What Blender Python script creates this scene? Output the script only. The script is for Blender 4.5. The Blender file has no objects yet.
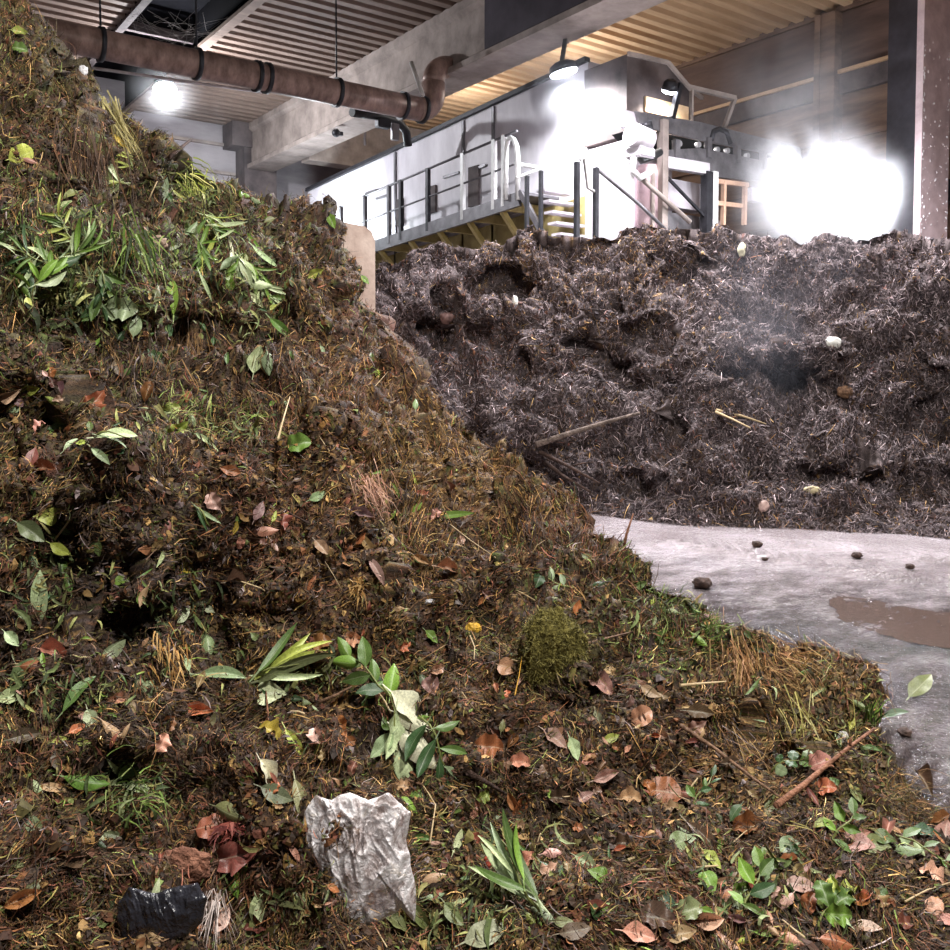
import bpy, bmesh, math, random
import numpy as np
from mathutils import Vector, Matrix
from mathutils.bvhtree import BVHTree

random.seed(7)
RNG = np.random.default_rng(11)
SC = bpy.context.scene
COL = SC.collection
PI = math.pi

# ------------------------------------------------------------------ camera
F, CX, CY = 900.0, 475.0, 409.0
PIT, YAW, CAMZ = math.radians(2.5), math.radians(36.0), 1.7
HF = np.array([math.sin(YAW), math.cos(YAW), 0.0])          # level heading
RT = np.array([math.cos(YAW), -math.sin(YAW), 0.0])
FW = HF * math.cos(PIT) + np.array([0, 0, -math.sin(PIT)])
UP = HF * math.sin(PIT) + np.array([0, 0, math.cos(PIT)])
CAM = np.array([0.0, 0.0, CAMZ])
cd = bpy.data.cameras.new('camera')
cd.sensor_width = 36.0
cd.lens = 36.0 * F / 950.0
cd.shift_y = -(475.0 - CY) / 950.0
cd.clip_end = 200
cam = bpy.data.objects.new('camera', cd)
COL.objects.link(cam)
cam.matrix_world = Matrix(((RT[0], UP[0], -FW[0], 0), (RT[1], UP[1], -FW[1], 0),
                           (RT[2], UP[2], -FW[2], CAMZ), (0, 0, 0, 1)))
SC.camera = cam
SC.view_settings.view_transform = 'Standard'
SC.view_settings.look = 'None'
SC.view_settings.gamma = 1.0
SC.view_settings.use_curve_mapping = False
SC.view_settings.exposure = 0.0

def ray(px, py):
    return FW + RT * ((px - CX) / F) + UP * ((CY - py) / F)

def at(px, py, X=None, Y=None, Z=None, q=None):
    """a point of the place on the sight line px,py at a known plane / distance"""
    d = ray(px, py)
    if X is not None: t = X / d[0]
    elif Y is not None: t = Y / d[1]
    elif Z is not None: t = (Z - CAMZ) / d[2]
    else: t = q / (d @ HF)
    return CAM + d * t

def to_px(p):
    r = np.asarray(p, float) - CAM
    z = r @ FW
    return CX + F * (r @ RT) / z, CY - F * (r @ UP) / z

# ------------------------------------------------------------------ helpers
def lin(r, g=None, b=None):
    if g is None: r, g, b = r
    f = lambda c: (c / 255.0) / 12.92 if c / 255.0 <= 0.04045 else ((c / 255.0 + 0.055) / 1.055) ** 2.4
    return (f(r), f(g), f(b))

def tag(o, label=None, cat=None, group=None, kind=None):
    if label: o['label'] = label
    if cat: o['category'] = cat
    if group: o['group'] = group
    if kind: o['kind'] = kind
    return o

def empty(name, loc, label=None, cat=None, group=None, rz=0.0):
    o = bpy.data.objects.new(name, None)
    o.empty_display_size = 0.1
    o.location = loc
    o.rotation_euler = (0, 0, rz)
    COL.objects.link(o)
    return tag(o, label, cat, group)

def link(name, me, mat=None, parent=None):
    o = bpy.data.objects.new(name, me)
    COL.objects.link(o)
    if mat is not None and len(me.materials) == 0: me.materials.append(mat)
    if parent is not None:
        o.parent = parent
        o.matrix_parent_inverse = Matrix.Translation(parent.location).inverted() if parent.rotation_euler[2] == 0 else parent.matrix_basis.inverted()
    return o

def np_mesh(name, V, Q, smooth=True, col=None, uv=None):
    """mesh from numpy arrays; Q (n,4) or (n,3); col per vertex (n,3) linear"""
    V = np.asarray(V, np.float32); Q = np.asarray(Q, np.int32)
    k = Q.shape[1]
    me = bpy.data.meshes.new(name)
    me.vertices.add(len(V)); me.vertices.foreach_set('co', V.ravel())
    me.loops.add(Q.size); me.loops.foreach_set('vertex_index', Q.ravel())
    me.polygons.add(len(Q))
    me.polygons.foreach_set('loop_start', np.arange(0, Q.size, k, dtype=np.int32))
    me.polygons.foreach_set('loop_total', np.full(len(Q), k, np.int32))
    me.polygons.foreach_set('use_smooth', np.full(len(Q), smooth, bool))
    if col is not None:
        a = me.color_attributes.new('Col', 'FLOAT_COLOR', 'POINT')
        c = np.ones((len(V), 4), np.float32); c[:, :3] = col
        a.data.foreach_set('color', c.ravel())
    if uv is not None:
        l = me.uv_layers.new(name='UV')
        l.data.foreach_set('uv', np.asarray(uv, np.float32)[Q.ravel()].ravel())
    me.update(calc_edges=True)
    return me

class MB:
    """collects boxes, bars and tubes into ONE mesh"""
    def __init__(s): s.bm = bmesh.new()
    def box(s, a, b, bev=0.0):
        a = np.minimum(a, b), np.maximum(a, b)
        lo, hi = a
        vs = [s.bm.verts.new((x, y, z)) for x in (lo[0], hi[0]) for y in (lo[1], hi[1]) for z in (lo[2], hi[2])]
        fs = [s.bm.faces.new([vs[i] for i in f]) for f in ((0, 1, 3, 2), (4, 6, 7, 5), (0, 4, 5, 1), (2, 3, 7, 6), (0, 2, 6, 4), (1, 5, 7, 3))]
        if bev:
            es = {e for f in fs for e in f.edges}
            bmesh.ops.bevel(s.bm, geom=list(es), offset=bev, segments=2, affect='EDGES')
        return s
    def beam(s, p, q, w, h, up=(0, 0, 1)):
        """rectangular bar from p to q, w across, h along up"""
        p, q = Vector(p), Vector(q)
        d = (q - p).normalized(); u = Vector(up)
        if abs(d.dot(u)) > 0.98: u = Vector((0, 1, 0))
        sd = d.cross(u).normalized(); u = sd.cross(d).normalized()
        vs = []
        for c in (p, q):
            for i, j in ((-1, -1), (1, -1), (1, 1), (-1, 1)):
                vs.append(s.bm.verts.new(c + sd * (i * w / 2) + u * (j * h / 2)))
        for f in ((0, 1, 2, 3), (7, 6, 5, 4), (0, 4, 5, 1), (1, 5, 6, 2), (2, 6, 7, 3), (3, 7, 4, 0)):
            s.bm.faces.new([vs[i] for i in f])
        return s
    def tube(s, pts, r, n=10, cap=True):
        pts = [Vector(p) for p in pts]
        rs = r if isinstance(r, (list, tuple)) else [r] * len(pts)
        rings = []; prev = None
        for i, p in enumerate(pts):
            d = (pts[min(i + 1, len(pts) - 1)] - pts[max(i - 1, 0)]).normalized()
            if prev is None:
                u = d.orthogonal().normalized()
            else:
                u = (prev - d * prev.dot(d))
                u = u.normalized() if u.length > 1e-6 else d.orthogonal().normalized()
            prev = u; w = d.cross(u)
            rings.append([s.bm.verts.new(p + (u * math.cos(2 * PI * k / n) + w * math.sin(2 * PI * k / n)) * rs[i]) for k in range(n)])
        for a, b in zip(rings, rings[1:]):
            for k in range(n):
                f = s.bm.faces.new((a[k], a[(k + 1) % n], b[(k + 1) % n], b[k])); f.smooth = True
        if cap:
            s.bm.faces.new(rings[0][::-1]); s.bm.faces.new(rings[-1])
        return s
    def prism(s, pts, v):
        """polygon pts (3d) extruded by vector v"""
        v = Vector(v)
        a = [s.bm.verts.new(p) for p in pts]; b = [s.bm.verts.new(Vector(p) + v) for p in pts]
        n = len(a)
        s.bm.faces.new(a[::-1]); s.bm.faces.new(b)
        for i in range(n): s.bm.faces.new((a[i], a[(i + 1) % n], b[(i + 1) % n], b[i]))
        return s
    def ball(s, c, r, sub=2, sc=(1, 1, 1)):
        m = Matrix.Translation(c) @ Matrix.Diagonal((r * sc[0], r * sc[1], r * sc[2], 1))
        g = bmesh.ops.create_icosphere(s.bm, subdivisions=sub, radius=1, matrix=m)
        for v in g['verts']:
            for f in v.link_faces: f.smooth = True
        return s
    def build(s, name, mat, parent=None):
        bmesh.ops.recalc_face_normals(s.bm, faces=s.bm.faces)
        me = bpy.data.meshes.new(name); s.bm.to_mesh(me); s.bm.free()
        return link(name, me, mat, parent)

def arc(c, a, b, r, t0, t1, n=8):
    """points of a circle arc about c in the plane of unit vectors a, b"""
    c, a, b = Vector(c), Vector(a), Vector(b)
    return [c + a * (r * math.cos(t0 + (t1 - t0) * i / n)) + b * (r * math.sin(t0 + (t1 - t0) * i / n)) for i in range(n + 1)]

# ------------------------------------------------------------------ noise (numpy)
_perm = np.random.default_rng(3).permutation(256).astype(np.int32)
_perm = np.concatenate([_perm, _perm, _perm])
_g = np.random.default_rng(4).normal(size=(256, 3)); _g /= np.linalg.norm(_g, axis=1)[:, None]
def gnoise(P):
    P = np.asarray(P, float)
    i = np.floor(P).astype(np.int64); f = P - i; i &= 255
    u = f * f * f * (f * (f * 6 - 15) + 10)
    out = 0.0
    for dx in (0, 1):
        for dy in (0, 1):
            for dz in (0, 1):
                h = _perm[_perm[_perm[(i[:, 0] + dx) & 255] + ((i[:, 1] + dy) & 255)] + ((i[:, 2] + dz) & 255)]
                g = _g[h]
                d = g[:, 0] * (f[:, 0] - dx) + g[:, 1] * (f[:, 1] - dy) + g[:, 2] * (f[:, 2] - dz)
                w = (u[:, 0] if dx else 1 - u[:, 0]) * (u[:, 1] if dy else 1 - u[:, 1]) * (u[:, 2] if dz else 1 - u[:, 2])
                out = out + d * w
    return out * 1.6
def fbm(P, o=3, gain=.5):
    s, a, n = 0, 1.0, 0
    P = np.asarray(P, float)
    for k in range(o):
        s = s + a * gnoise(P * (2.03 ** k) + 17.3 * k); n += a; a *= gain
    return s / n
def billow(P, o=2):
    s, a, n = 0, 1.0, 0
    for k in range(o):
        s = s + a * np.abs(gnoise(P * (2.1 ** k) + 9.7 * k)); n += a; a *= .5
    return s / n

# ------------------------------------------------------------------ materials
def mat_new(name):
    m = bpy.data.materials.new(name); m.use_nodes = True
    nt = m.node_tree
    b = nt.nodes['Principled BSDF']
    return m, nt, b
def N(nt, t, **kw):
    n = nt.nodes.new(t)
    for k, v in kw.items():
        if k in n.inputs.keys(): n.inputs[k].default_value = v
        else: setattr(n, k, v)
    return n
def ramp(nt, fac, stops):
    r = nt.nodes.new('ShaderNodeValToRGB')
    e = r.color_ramp.elements
    while len(e) > 1: e.remove(e[-1])
    e[0].position = stops[0][0]; e[0].color = (*stops[0][1], 1)
    for p, c in stops[1:]:
        x = e.new(p); x.color = (*c, 1)
    nt.links.new(fac, r.inputs['Fac'])
    return r
def noise_mat(name, c1, c2, scale=4.0, rough=.7, bump=0.0, bscale=None, metal=0.0, detail=5, spec=.4, stretch=None, lo=.35, hi=.65, c3=None):
    m, nt, b = mat_new(name)
    tc = N(nt, 'ShaderNodeTexCoord')
    src = tc.outputs['Object']
    if stretch:
        mp = N(nt, 'ShaderNodeMapping'); mp.inputs['Scale'].default_value = stretch
        nt.links.new(src, mp.inputs['Vector']); src = mp.outputs['Vector']
    n = N(nt, 'ShaderNodeTexNoise', Scale=scale, Detail=detail, Roughness=.65)
    nt.links.new(src, n.inputs['Vector'])
    st = [(lo, lin(c1)), (hi, lin(c2))]
    if c3: st.append((min(hi + .14, 1), lin(c3)))
    r = ramp(nt, n.outputs['Fac'], st)
    nt.links.new(r.outputs['Color'], b.inputs['Base Color'])
    b.inputs['Roughness'].default_value = rough
    b.inputs['Metallic'].default_value = metal
    b.inputs['Specular IOR Level'].default_value = spec
    if bump:
        n2 = N(nt, 'ShaderNodeTexNoise', Scale=bscale or scale * 3, Detail=4)
        nt.links.new(src, n2.inputs['Vector'])
        bp = N(nt, 'ShaderNodeBump', Strength=bump, Distance=.05)
        nt.links.new(n2.outputs['Fac'], bp.inputs['Height'])
        nt.links.new(bp.outputs['Normal'], b.inputs['Normal'])
    return m
def plain(name, c, rough=.5, metal=0.0, spec=.5):
    return noise_mat(name, tuple(int(x * .86) for x in c), c, scale=3.0, rough=rough, metal=metal, spec=spec)
def emit_mat(name, c, s):
    m, nt, b = mat_new(name)
    b.inputs['Base Color'].default_value = (*lin(c), 1)
    b.inputs['Emission Color'].default_value = (*lin(c), 1)
    b.inputs['Emission Strength'].default_value = s
    return m
def litter_mat(name, rough=.55, spec=.45, var=.35, bump=.3):
    """colour of each piece from its own vertex colour, mottled"""
    m, nt, b = mat_new(name)
    a = N(nt, 'ShaderNodeAttribute', attribute_name='Col')
    tc = N(nt, 'ShaderNodeTexCoord')
    n = N(nt, 'ShaderNodeTexNoise', Scale=90.0, Detail=3)
    nt.links.new(tc.outputs['Object'], n.inputs['Vector'])
    mr = N(nt, 'ShaderNodeMapRange'); mr.inputs[1].default_value = .3; mr.inputs[2].default_value = .7
    mr.inputs[3].default_value = 1 - var; mr.inputs[4].default_value = 1 + var
    nt.links.new(n.outputs['Fac'], mr.inputs[0])
    mx = N(nt, 'ShaderNodeVectorMath', operation='SCALE')
    nt.links.new(a.outputs['Color'], mx.inputs[0]); nt.links.new(mr.outputs[0], mx.inputs['Scale'])
    nt.links.new(mx.outputs[0], b.inputs['Base Color'])
    b.inputs['Roughness'].default_value = rough
    b.inputs['Specular IOR Level'].default_value = spec
    if bump:
        n2 = N(nt, 'ShaderNodeTexNoise', Scale=160.0, Detail=4)
        nt.links.new(tc.outputs['Object'], n2.inputs['Vector'])
        bp = N(nt, 'ShaderNodeBump', Strength=bump, Distance=.01)
        nt.links.new(n2.outputs['Fac'], bp.inputs['Height']); nt.links.new(bp.outputs['Normal'], b.inputs['Normal'])
    return m
def leaf_mat(name, rough=.42, spec=.5):
    """colour from the leaf's own object colour, with a pale midrib, side veins and blotches"""
    m, nt, b = mat_new(name)
    oi = N(nt, 'ShaderNodeObjectInfo')
    tc = N(nt, 'ShaderNodeTexCoord')
    sx = N(nt, 'ShaderNodeSeparateXYZ'); nt.links.new(tc.outputs['UV'], sx.inputs[0])
    ab = N(nt, 'ShaderNodeMath', operation='ABSOLUTE'); nt.links.new(sx.outputs['Y'], ab.inputs[0])
    lt = N(nt, 'ShaderNodeMath', operation='LESS_THAN'); lt.inputs[1].default_value = .055
    nt.links.new(ab.outputs[0], lt.inputs[0])
    # side veins: stripes slanting off the midrib
    k = N(nt, 'ShaderNodeMath', operation='MULTIPLY_ADD'); k.inputs[1].default_value = -.35
    nt.links.new(ab.outputs[0], k.inputs[0]); nt.links.new(sx.outputs['X'], k.inputs[2])
    fr = N(nt, 'ShaderNodeMath', operation='MULTIPLY'); fr.inputs[1].default_value = 9.0; nt.links.new(k.outputs[0], fr.inputs[0])
    f2 = N(nt, 'ShaderNodeMath', operation='FRACT'); nt.links.new(fr.outputs[0], f2.inputs[0])
    l2 = N(nt, 'ShaderNodeMath', operation='LESS_THAN'); l2.inputs[1].default_value = .12; nt.links.new(f2.outputs[0], l2.inputs[0])
    l3 = N(nt, 'ShaderNodeMath', operation='MULTIPLY'); l3.inputs[1].default_value = .4; nt.links.new(l2.outputs[0], l3.inputs[0])
    mxm = N(nt, 'ShaderNodeMath', operation='MAXIMUM'); nt.links.new(lt.outputs[0], mxm.inputs[0]); nt.links.new(l3.outputs[0], mxm.inputs[1])
    n = N(nt, 'ShaderNodeTexNoise', Scale=22.0, Detail=5, Roughness=.7)
    ad = N(nt, 'ShaderNodeVectorMath', operation='ADD')
    rv = N(nt, 'ShaderNodeMath', operation='MULTIPLY'); rv.inputs[1].default_value = 50.0; nt.links.new(oi.outputs['Random'], rv.inputs[0])
    nt.links.new(tc.outputs['Object'], ad.inputs[0]); nt.links.new(rv.outputs[0], ad.inputs[1])
    nt.links.new(ad.outputs[0], n.inputs['Vector'])
    mr = N(nt, 'ShaderNodeMapRange'); mr.inputs[1].default_value = .3; mr.inputs[2].default_value = .62
    mr.inputs[3].default_value = .55; mr.inputs[4].default_value = 1.12
    nt.links.new(n.outputs['Fac'], mr.inputs[0])
    sc = N(nt, 'ShaderNodeVectorMath', operation='SCALE'); nt.links.new(oi.outputs['Color'], sc.inputs[0]); nt.links.new(mr.outputs[0], sc.inputs['Scale'])
    vein = N(nt, 'ShaderNodeMix', data_type='RGBA', blend_type='SCREEN')
    vein.inputs[7].default_value = (.2, .2, .14, 1)
    nt.links.new(sc.outputs[0], vein.inputs[6])
    h = N(nt, 'ShaderNodeMath', operation='MULTIPLY'); h.inputs[1].default_value = .6; nt.links.new(mxm.outputs[0], h.inputs[0])
    nt.links.new(h.outputs[0], vein.inputs[0])
    nt.links.new(vein.outputs[2], b.inputs['Base Color'])
    b.inputs['Roughness'].default_value = rough; b.inputs['Specular IOR Level'].default_value = spec
    bp = N(nt, 'ShaderNodeBump', Strength=.25, Distance=.004); nt.links.new(n.outputs['Fac'], bp.inputs['Height'])
    nt.links.new(bp.outputs['Normal'], b.inputs['Normal'])
    return m
# ------------------------------------------------------------------ heaps
def heap_grid(xs, crest, bottom_y, qc, qb, nrow, bumps, nback, dback, slope, skirt=14, sk=.09, skz=.09, jit=None):
    """surface of a heap: rows go from its toe near us up to the crest, then down its far side"""
    cx = np.array([c[0] for c in crest], float); cyv = np.array([c[1] for c in crest], float)
    top = np.interp(xs, cx, cyv)
    if jit is not None: top = top + jit(xs)
    QC = np.interp(xs, [c[0] for c in qc], [c[1] for c in qc])
    QB = np.interp(xs, [c[0] for c in qb], [c[1] for c in qb])
    BY = np.interp(xs, [c[0] for c in bottom_y], [c[1] for c in bottom_y])
    nx = len(xs)
    t = np.linspace(0, 1, nrow)
    PX = np.repeat(xs[None, :], nrow, 0)
    PY = BY[None] + (top - BY)[None] * t[:, None]
    inv = 1 / QB[None] + (1 / QC - 1 / QB)[None] * t[:, None]
    q = 1 / inv
    fade = np.clip((1 - t) / .08, 0, 1)[:, None]
    for (bx, by, rx, ry, a) in bumps:
        q = q * (1 - a * np.exp(-((PX - bx) / rx) ** 2 - ((PY - by) / ry) ** 2) * (.35 + .65 * fade))
    q = np.maximum(q, 1.5)
    D = FW[None, None] + RT[None, None] * ((PX - CX) / F)[..., None] + UP[None, None] * ((CY - PY) / F)[..., None]
    D /= (D @ HF)[..., None]
    P = CAM + D * q[..., None]
    P[..., 2] = np.maximum(P[..., 2], .0)
    rows = []
    for k in range(skirt, 0, -1):
        r = P[0] - HF * (k * sk); r = r.copy(); r[:, 2] = np.maximum(P[0][:, 2] - k * skz, -.12); rows.append(r)
    back = []
    for k in range(1, nback + 1):
        r = P[-1] + HF * (k * dback) ; r = r.copy(); r[:, 2] = np.maximum(P[-1][:, 2] - dback * (slope * k - .5 * (1 - math.exp(-k * .5))), -.12); back.append(r)
    A = np.concatenate([np.array(rows), P, np.array(back)], 0)
    return A, skirt, nrow, PX, PY

def grid_normals(A):
    du = np.gradient(A, axis=1); dv = np.gradient(A, axis=0)
    n = np.cross(du, dv); n /= np.linalg.norm(n, axis=2)[..., None] + 1e-9
    return n
def grid_quads(nr, nc):
    i = np.arange(nr * nc).reshape(nr, nc)
    return np.stack([i[:-1, :-1].ravel(), i[:-1, 1:].ravel(), i[1:, 1:].ravel(), i[1:, :-1].ravel()], 1)

CREST = [(-170, -150), (-60, -60), (0, -22), (34, -4), (52, 22), (56, 44), (84, 48), (90, 72), (105, 92), (116, 112), (124, 122), (160, 124), (172, 140),
         (180, 160), (190, 170), (205, 181), (214, 175), (229, 177), (246, 183), (262, 195), (271, 201), (300, 201), (320, 204), (332, 213), (339, 226),
         (353, 252), (363, 277), (373, 297), (380, 312), (394, 320), (400, 332), (408, 347), (420, 362), (433, 382), (456, 397), (470, 411), (490, 431),
         (515, 451), (545, 471), (570, 491), (600, 516), (625, 536), (650, 559), (680, 586), (710, 611), (740, 636), (780, 648), (810, 657), (850, 670),
         (866, 688), (884, 712), (892, 742), (904, 772), (915, 792), (935, 806), (960, 818), (1000, 838), (1120, 905)]
QCR = [(-170, 8.4), (0, 7.9), (52, 8.0), (110, 7.5), (165, 7.7), (215, 8.6), (330, 8.5), (372, 8.2), (400, 7.6), (480, 6.7), (560, 5.9), (650, 5.05), (740, 4.4),
       (860, 4.15), (890, 3.8), (905, 3.55), (935, 3.35), (1000, 3.2), (1120, 2.86)]
QBM = [(-170, 1.85), (0, 1.95), (475, 2.0), (950, 2.08), (1120, 2.1)]
NB = [(230, 520, 130, 70, .10), (140, 470, 150, 30, .05), (60, 585, 60, 45, -.05), (90, 640, 160, 26, -.05), (160, 730, 220, 36, .05), (330, 690, 70, 30, -.05),
      (200, 255, 110, 34, .08), (60, 260, 70, 40, .06), (70, 205, 60, 20, -.06), (160, 195, 50, 22, -.07), (200, 340, 120, 25, -.07), (60, 360, 90, 26, .06),
      (330, 260, 40, 60, .04), (400, 420, 110, 50, .05), (560, 640, 46, 40, .06), (575, 715, 50, 34, -.07), (480, 560, 90, 60, .03), (660, 790, 70, 50, -.05),
      (745, 675, 70, 30, .06), (760, 750, 90, 30, -.03), (520, 820, 60, 40, -.04), (360, 840, 80, 40, .03), (200, 900, 90, 40, -.03), (60, 840, 90, 60, .05),
      (830, 720, 60, 40, .04), (60, 100, 60, 50, .05), (120, 150, 40, 40, -.03), (620, 600, 60, 30, -.03), (270, 200, 40, 30, .03), (850, 880, 120, 50, .03)]
xs_n = np.linspace(-170, 1120, 560)
jit_n = lambda x: gnoise(np.stack([x / 16., x * 0, x * 0], 1)) * 5 + gnoise(np.stack([x / 6., x * 0 + 5, x * 0], 1)) * 2.5
A, sk, nr, PXn, PYn = heap_grid(xs_n, CREST, [(-170, 1085), (1120, 1085)], QCR, QBM, 500, NB, 46, .14, 1.1, jit=jit_n)
def displace(A, terms, zf=.3, lo=.12, rows=None):
    nn = grid_normals(A)
    P = A.reshape(-1, 3)
    d = np.zeros(len(P))
    for s, a, kind in terms:
        if kind == 'v':
            d += a * (billow(P * np.array([1, 1, .4]) / s, 2) - .32) * 1.8; continue
        d += a * ((billow(P / s, 2) - .32) * 1.8 if kind == 'b' else fbm(P / s, 3) if kind == 'f' else (.35 - billow(P / s, 2)) * 1.8)
    w = np.clip(P[:, 2] / zf, lo, 1.0)
    if rows is not None: w = (w.reshape(A.shape[:2]) * rows[:, None]).ravel()
    return (P + nn.reshape(-1, 3) * (d * w)[:, None]).reshape(A.shape)
A = displace(A, [(.95, .30, 'b'), (.40, .19, 'b'), (.16, .13, 'b'), (.07, .05, 'f'), (.03, .018, 'f')])
nN = grid_normals(A)
NEAR = A
# ---- ground colours of the near heap, patch by patch
PAL = {
    'soil':  [(38, 28, 22), (54, 40, 30), (30, 23, 20), (66, 50, 38), (46, 36, 32), (84, 64, 48)],
    'red':   [(86, 54, 38), (104, 66, 42), (70, 44, 34), (128, 84, 54), (60, 38, 30), (120, 72, 58)],
    'ochre': [(132, 100, 50), (110, 80, 40), (150, 116, 66), (90, 64, 34), (164, 132, 82), (72, 52, 30)],
    'olive': [(86, 82, 42), (70, 66, 36), (104, 98, 52), (56, 54, 30), (122, 112, 62), (66, 52, 34)],
    'green': [(74, 96, 38), (92, 116, 46), (54, 74, 32), (116, 138, 66), (48, 60, 32), (132, 146, 84)],
    'straw': [(170, 136, 88), (146, 112, 66), (192, 160, 108), (122, 90, 54), (96, 72, 44), (156, 118, 84)],
    'grey':  [(80, 70, 71), (102, 90, 91), (58, 50, 53), (122, 110, 110), (144, 131, 131), (42, 36, 40)],
}
PN = list(PAL)
BASEW = dict(soil=1.0, red=.75, ochre=.42, olive=.45, green=.16, straw=.2, grey=.12)
ZONES = [(60, 60, 90, 'olive', 1.6), (170, 150, 50, 'olive', 1.2), (60, 250, 80, 'green', 1.0), (210, 240, 60, 'green', .8), (200, 190, 36, 'olive', 2.0), (120, 180, 70, 'soil', 2.2),
         (300, 220, 50, 'soil', 1.6), (390, 430, 110, 'ochre', 1.7), (470, 460, 80, 'ochre', 1.9), (380, 360, 60, 'red', 1.6), (560, 520, 60, 'red', 1.0), (300, 500, 100, 'red', .9), (160, 560, 110, 'grey', .5),
         (60, 400, 90, 'olive', .8), (200, 360, 90, 'soil', 1.4), (70, 590, 80, 'soil', 2.0), (690, 610, 60, 'green', 1.2), (780, 690, 90, 'straw', 1.7), (830, 720, 60, 'olive', 1.4), (740, 760, 60, 'straw', 1.0),
         (555, 640, 45, 'olive', 3.5), (590, 740, 90, 'soil', 1.5), (160, 720, 130, 'soil', 1.2), (60, 860, 110, 'red', 1.0), (60, 780, 60, 'olive', .8), (520, 870, 80, 'olive', .8), (850, 880, 120, 'soil', 1.0),
         (850, 800, 90, 'olive', .9), (620, 900, 110, 'red', .9), (330, 640, 60, 'ochre', .7), (350, 600, 40, 'ochre', 1.0), (240, 640, 50, 'ochre', .8), (250, 850, 50, 'red', 1.2), (420, 300, 60, 'red', 1.0)]
def patch_colours(px, py, P, rng, zones, basew, clump=.22):
    n = len(px)
    W = np.zeros((n, len(PN)))
    for i, k in enumerate(PN):
        W[:, i] = basew[k] * np.exp(1.9 * gnoise(P / clump + 31.7 * i))
        for (zx, zy, r, z, w) in zones:
            if z == k: W[:, i] += w * 1.5 * np.exp(-((px - zx) ** 2 + (py - zy) ** 2) / r ** 2)
    W /= W.sum(1)[:, None]
    c = (W.cumsum(1) < rng.random(n)[:, None]).sum(1).clip(0, len(PN) - 1)
    T = np.array([[lin(x) for x in PAL[k]] for k in PN])
    out = T[c, rng.integers(0, 6, n)]
    out = out * .76 + np.array(lin(74, 57, 43) if zones is ZONES else lin(82, 72, 76)) * .24
    return out * rng.uniform(.7, 1.3, (n, 1)), c
def project(P):
    r = P - CAM; z = r @ FW
    return CX + F * (r @ RT) / z, CY - F * (r @ UP) / z
def base_colours(A, zones, basew, seed):
    P = A.reshape(-1, 3); px, py = project(P)
    rng = np.random.default_rng(seed)
    c, _ = patch_colours(px, py, P, rng, zones, basew)
    s = np.array(lin(46, 35, 28))
    return c * .6 + s * .4
M_heap = litter_mat('compost', rough=.75, spec=.3, var=.5, bump=.6)
M_bits = litter_mat('plant_litter', rough=.66, spec=.28, var=.3, bump=0)
hm = np_mesh('compost_heap', A.reshape(-1, 3), grid_quads(*A.shape[:2]), True, base_colours(A, ZONES, BASEW, 5))
heap = link('compost_heap', hm, M_heap)
tag(heap, 'tall brown heap of fresh garden compost sloping down to the wet floor', 'compost heap', kind='stuff')
BVH_N = BVHTree.FromPolygons([tuple(v) for v in A.reshape(-1, 3)], [tuple(q) for q in grid_quads(*A.shape[:2])])

# ---- far heap
FCREST = [(250, 282), (330, 272), (372, 266), (392, 258), (410, 250), (440, 246), (470, 243), (500, 236), (520, 226), (540, 222), (560, 224), (590, 232), (610, 231), (640, 224), (690, 222),
          (730, 226), (760, 233), (800, 236), (840, 232), (880, 226), (905, 223), (930, 230), (960, 238), (1040, 246), (1140, 262)]
FBOT = [(250, 500), (560, 508), (600, 514), (640, 519), (700, 524), (800, 528), (900, 533), (950, 538), (1140, 560)]
def floor_q(px, py): return float((at(px, py, Z=0.0) - CAM) @ HF)
FQB = [(x, floor_q(x, y)) for x, y in FBOT]
FQC = [(250, 15.2), (400, 15.4), (520, 14.8), (640, 14.6), (760, 14.6), (900, 14.2), (1140, 13.0)]
FB = [(450, 300, 60, 22, .035), (440, 345, 36, 40, -.03), (500, 330, 60, 40, -.03), (560, 340, 60, 50, .03), (640, 300, 70, 26, .035), (600, 390, 50, 40, -.05), (540, 430, 60, 30, .03), (700, 290, 40, 30, -.05), (720, 350, 60, 40, .03),
      (800, 290, 80, 40, .02), (790, 385, 50, 22, -.06), (740, 390, 30, 26, -.05), (880, 330, 70, 40, .03), (890, 400, 70, 30, -.05), (800, 440, 90, 24, .035), (680, 470, 80, 30, .03), (720, 430, 40, 20, -.03), (900, 480, 80, 30, .03), (940, 300, 50, 60, .03),
      (400, 290, 30, 40, .03), (840, 340, 30, 30, .02),
      (452, 322, 20, 16, -.045), (500, 285, 22, 18, -.05), (525, 350, 18, 14, -.04), (585, 345, 24, 18, -.028), (607, 300, 18, 16, -.022), (560, 400, 20, 14, -.035), (690, 272, 18, 14, -.045), (735, 268, 14, 20, -.04), (640, 330, 18, 12, -.03),
      (792, 378, 26, 16, -.045), (745, 372, 18, 14, -.04), (890, 350, 34, 14, -.04), (925, 405, 24, 16, -.04), (860, 300, 24, 10, -.03), (660, 425, 22, 12, -.03), (850, 470, 30, 10, -.03), (640, 480, 26, 10, -.03), (930, 470, 26, 12, -.03)]
xs_f = np.linspace(250, 1140, 470)
jit_f = lambda x: gnoise(np.stack([x / 26., x * 0 + 2, x * 0], 1)) * 5 + gnoise(np.stack([x / 8., x * 0 + 8, x * 0], 1)) * 2.5
Bf, skf, nrf, PXf, PYf = heap_grid(xs_f, FCREST, FBOT, FQC, FQB, 240, FB, 30, .16, 1.4, skirt=6, sk=.12, skz=.05, jit=jit_f)
Bf = displace(Bf, [(1.9, .8, 'b'), (1.0, .38, 'v'), (.8, .50, 'b'), (.36, .28, 'b'), (.16, .13, 'f'), (.08, .05, 'f')], zf=.6, lo=.12, rows=1 - .55 * np.clip((np.arange(Bf.shape[0]) - skf - nrf * .86) / (nrf * .12), 0, 1))
FBASE = dict(soil=.7, red=.06, ochre=.02, olive=.0, green=.0, straw=.05, grey=2.2)
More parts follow.
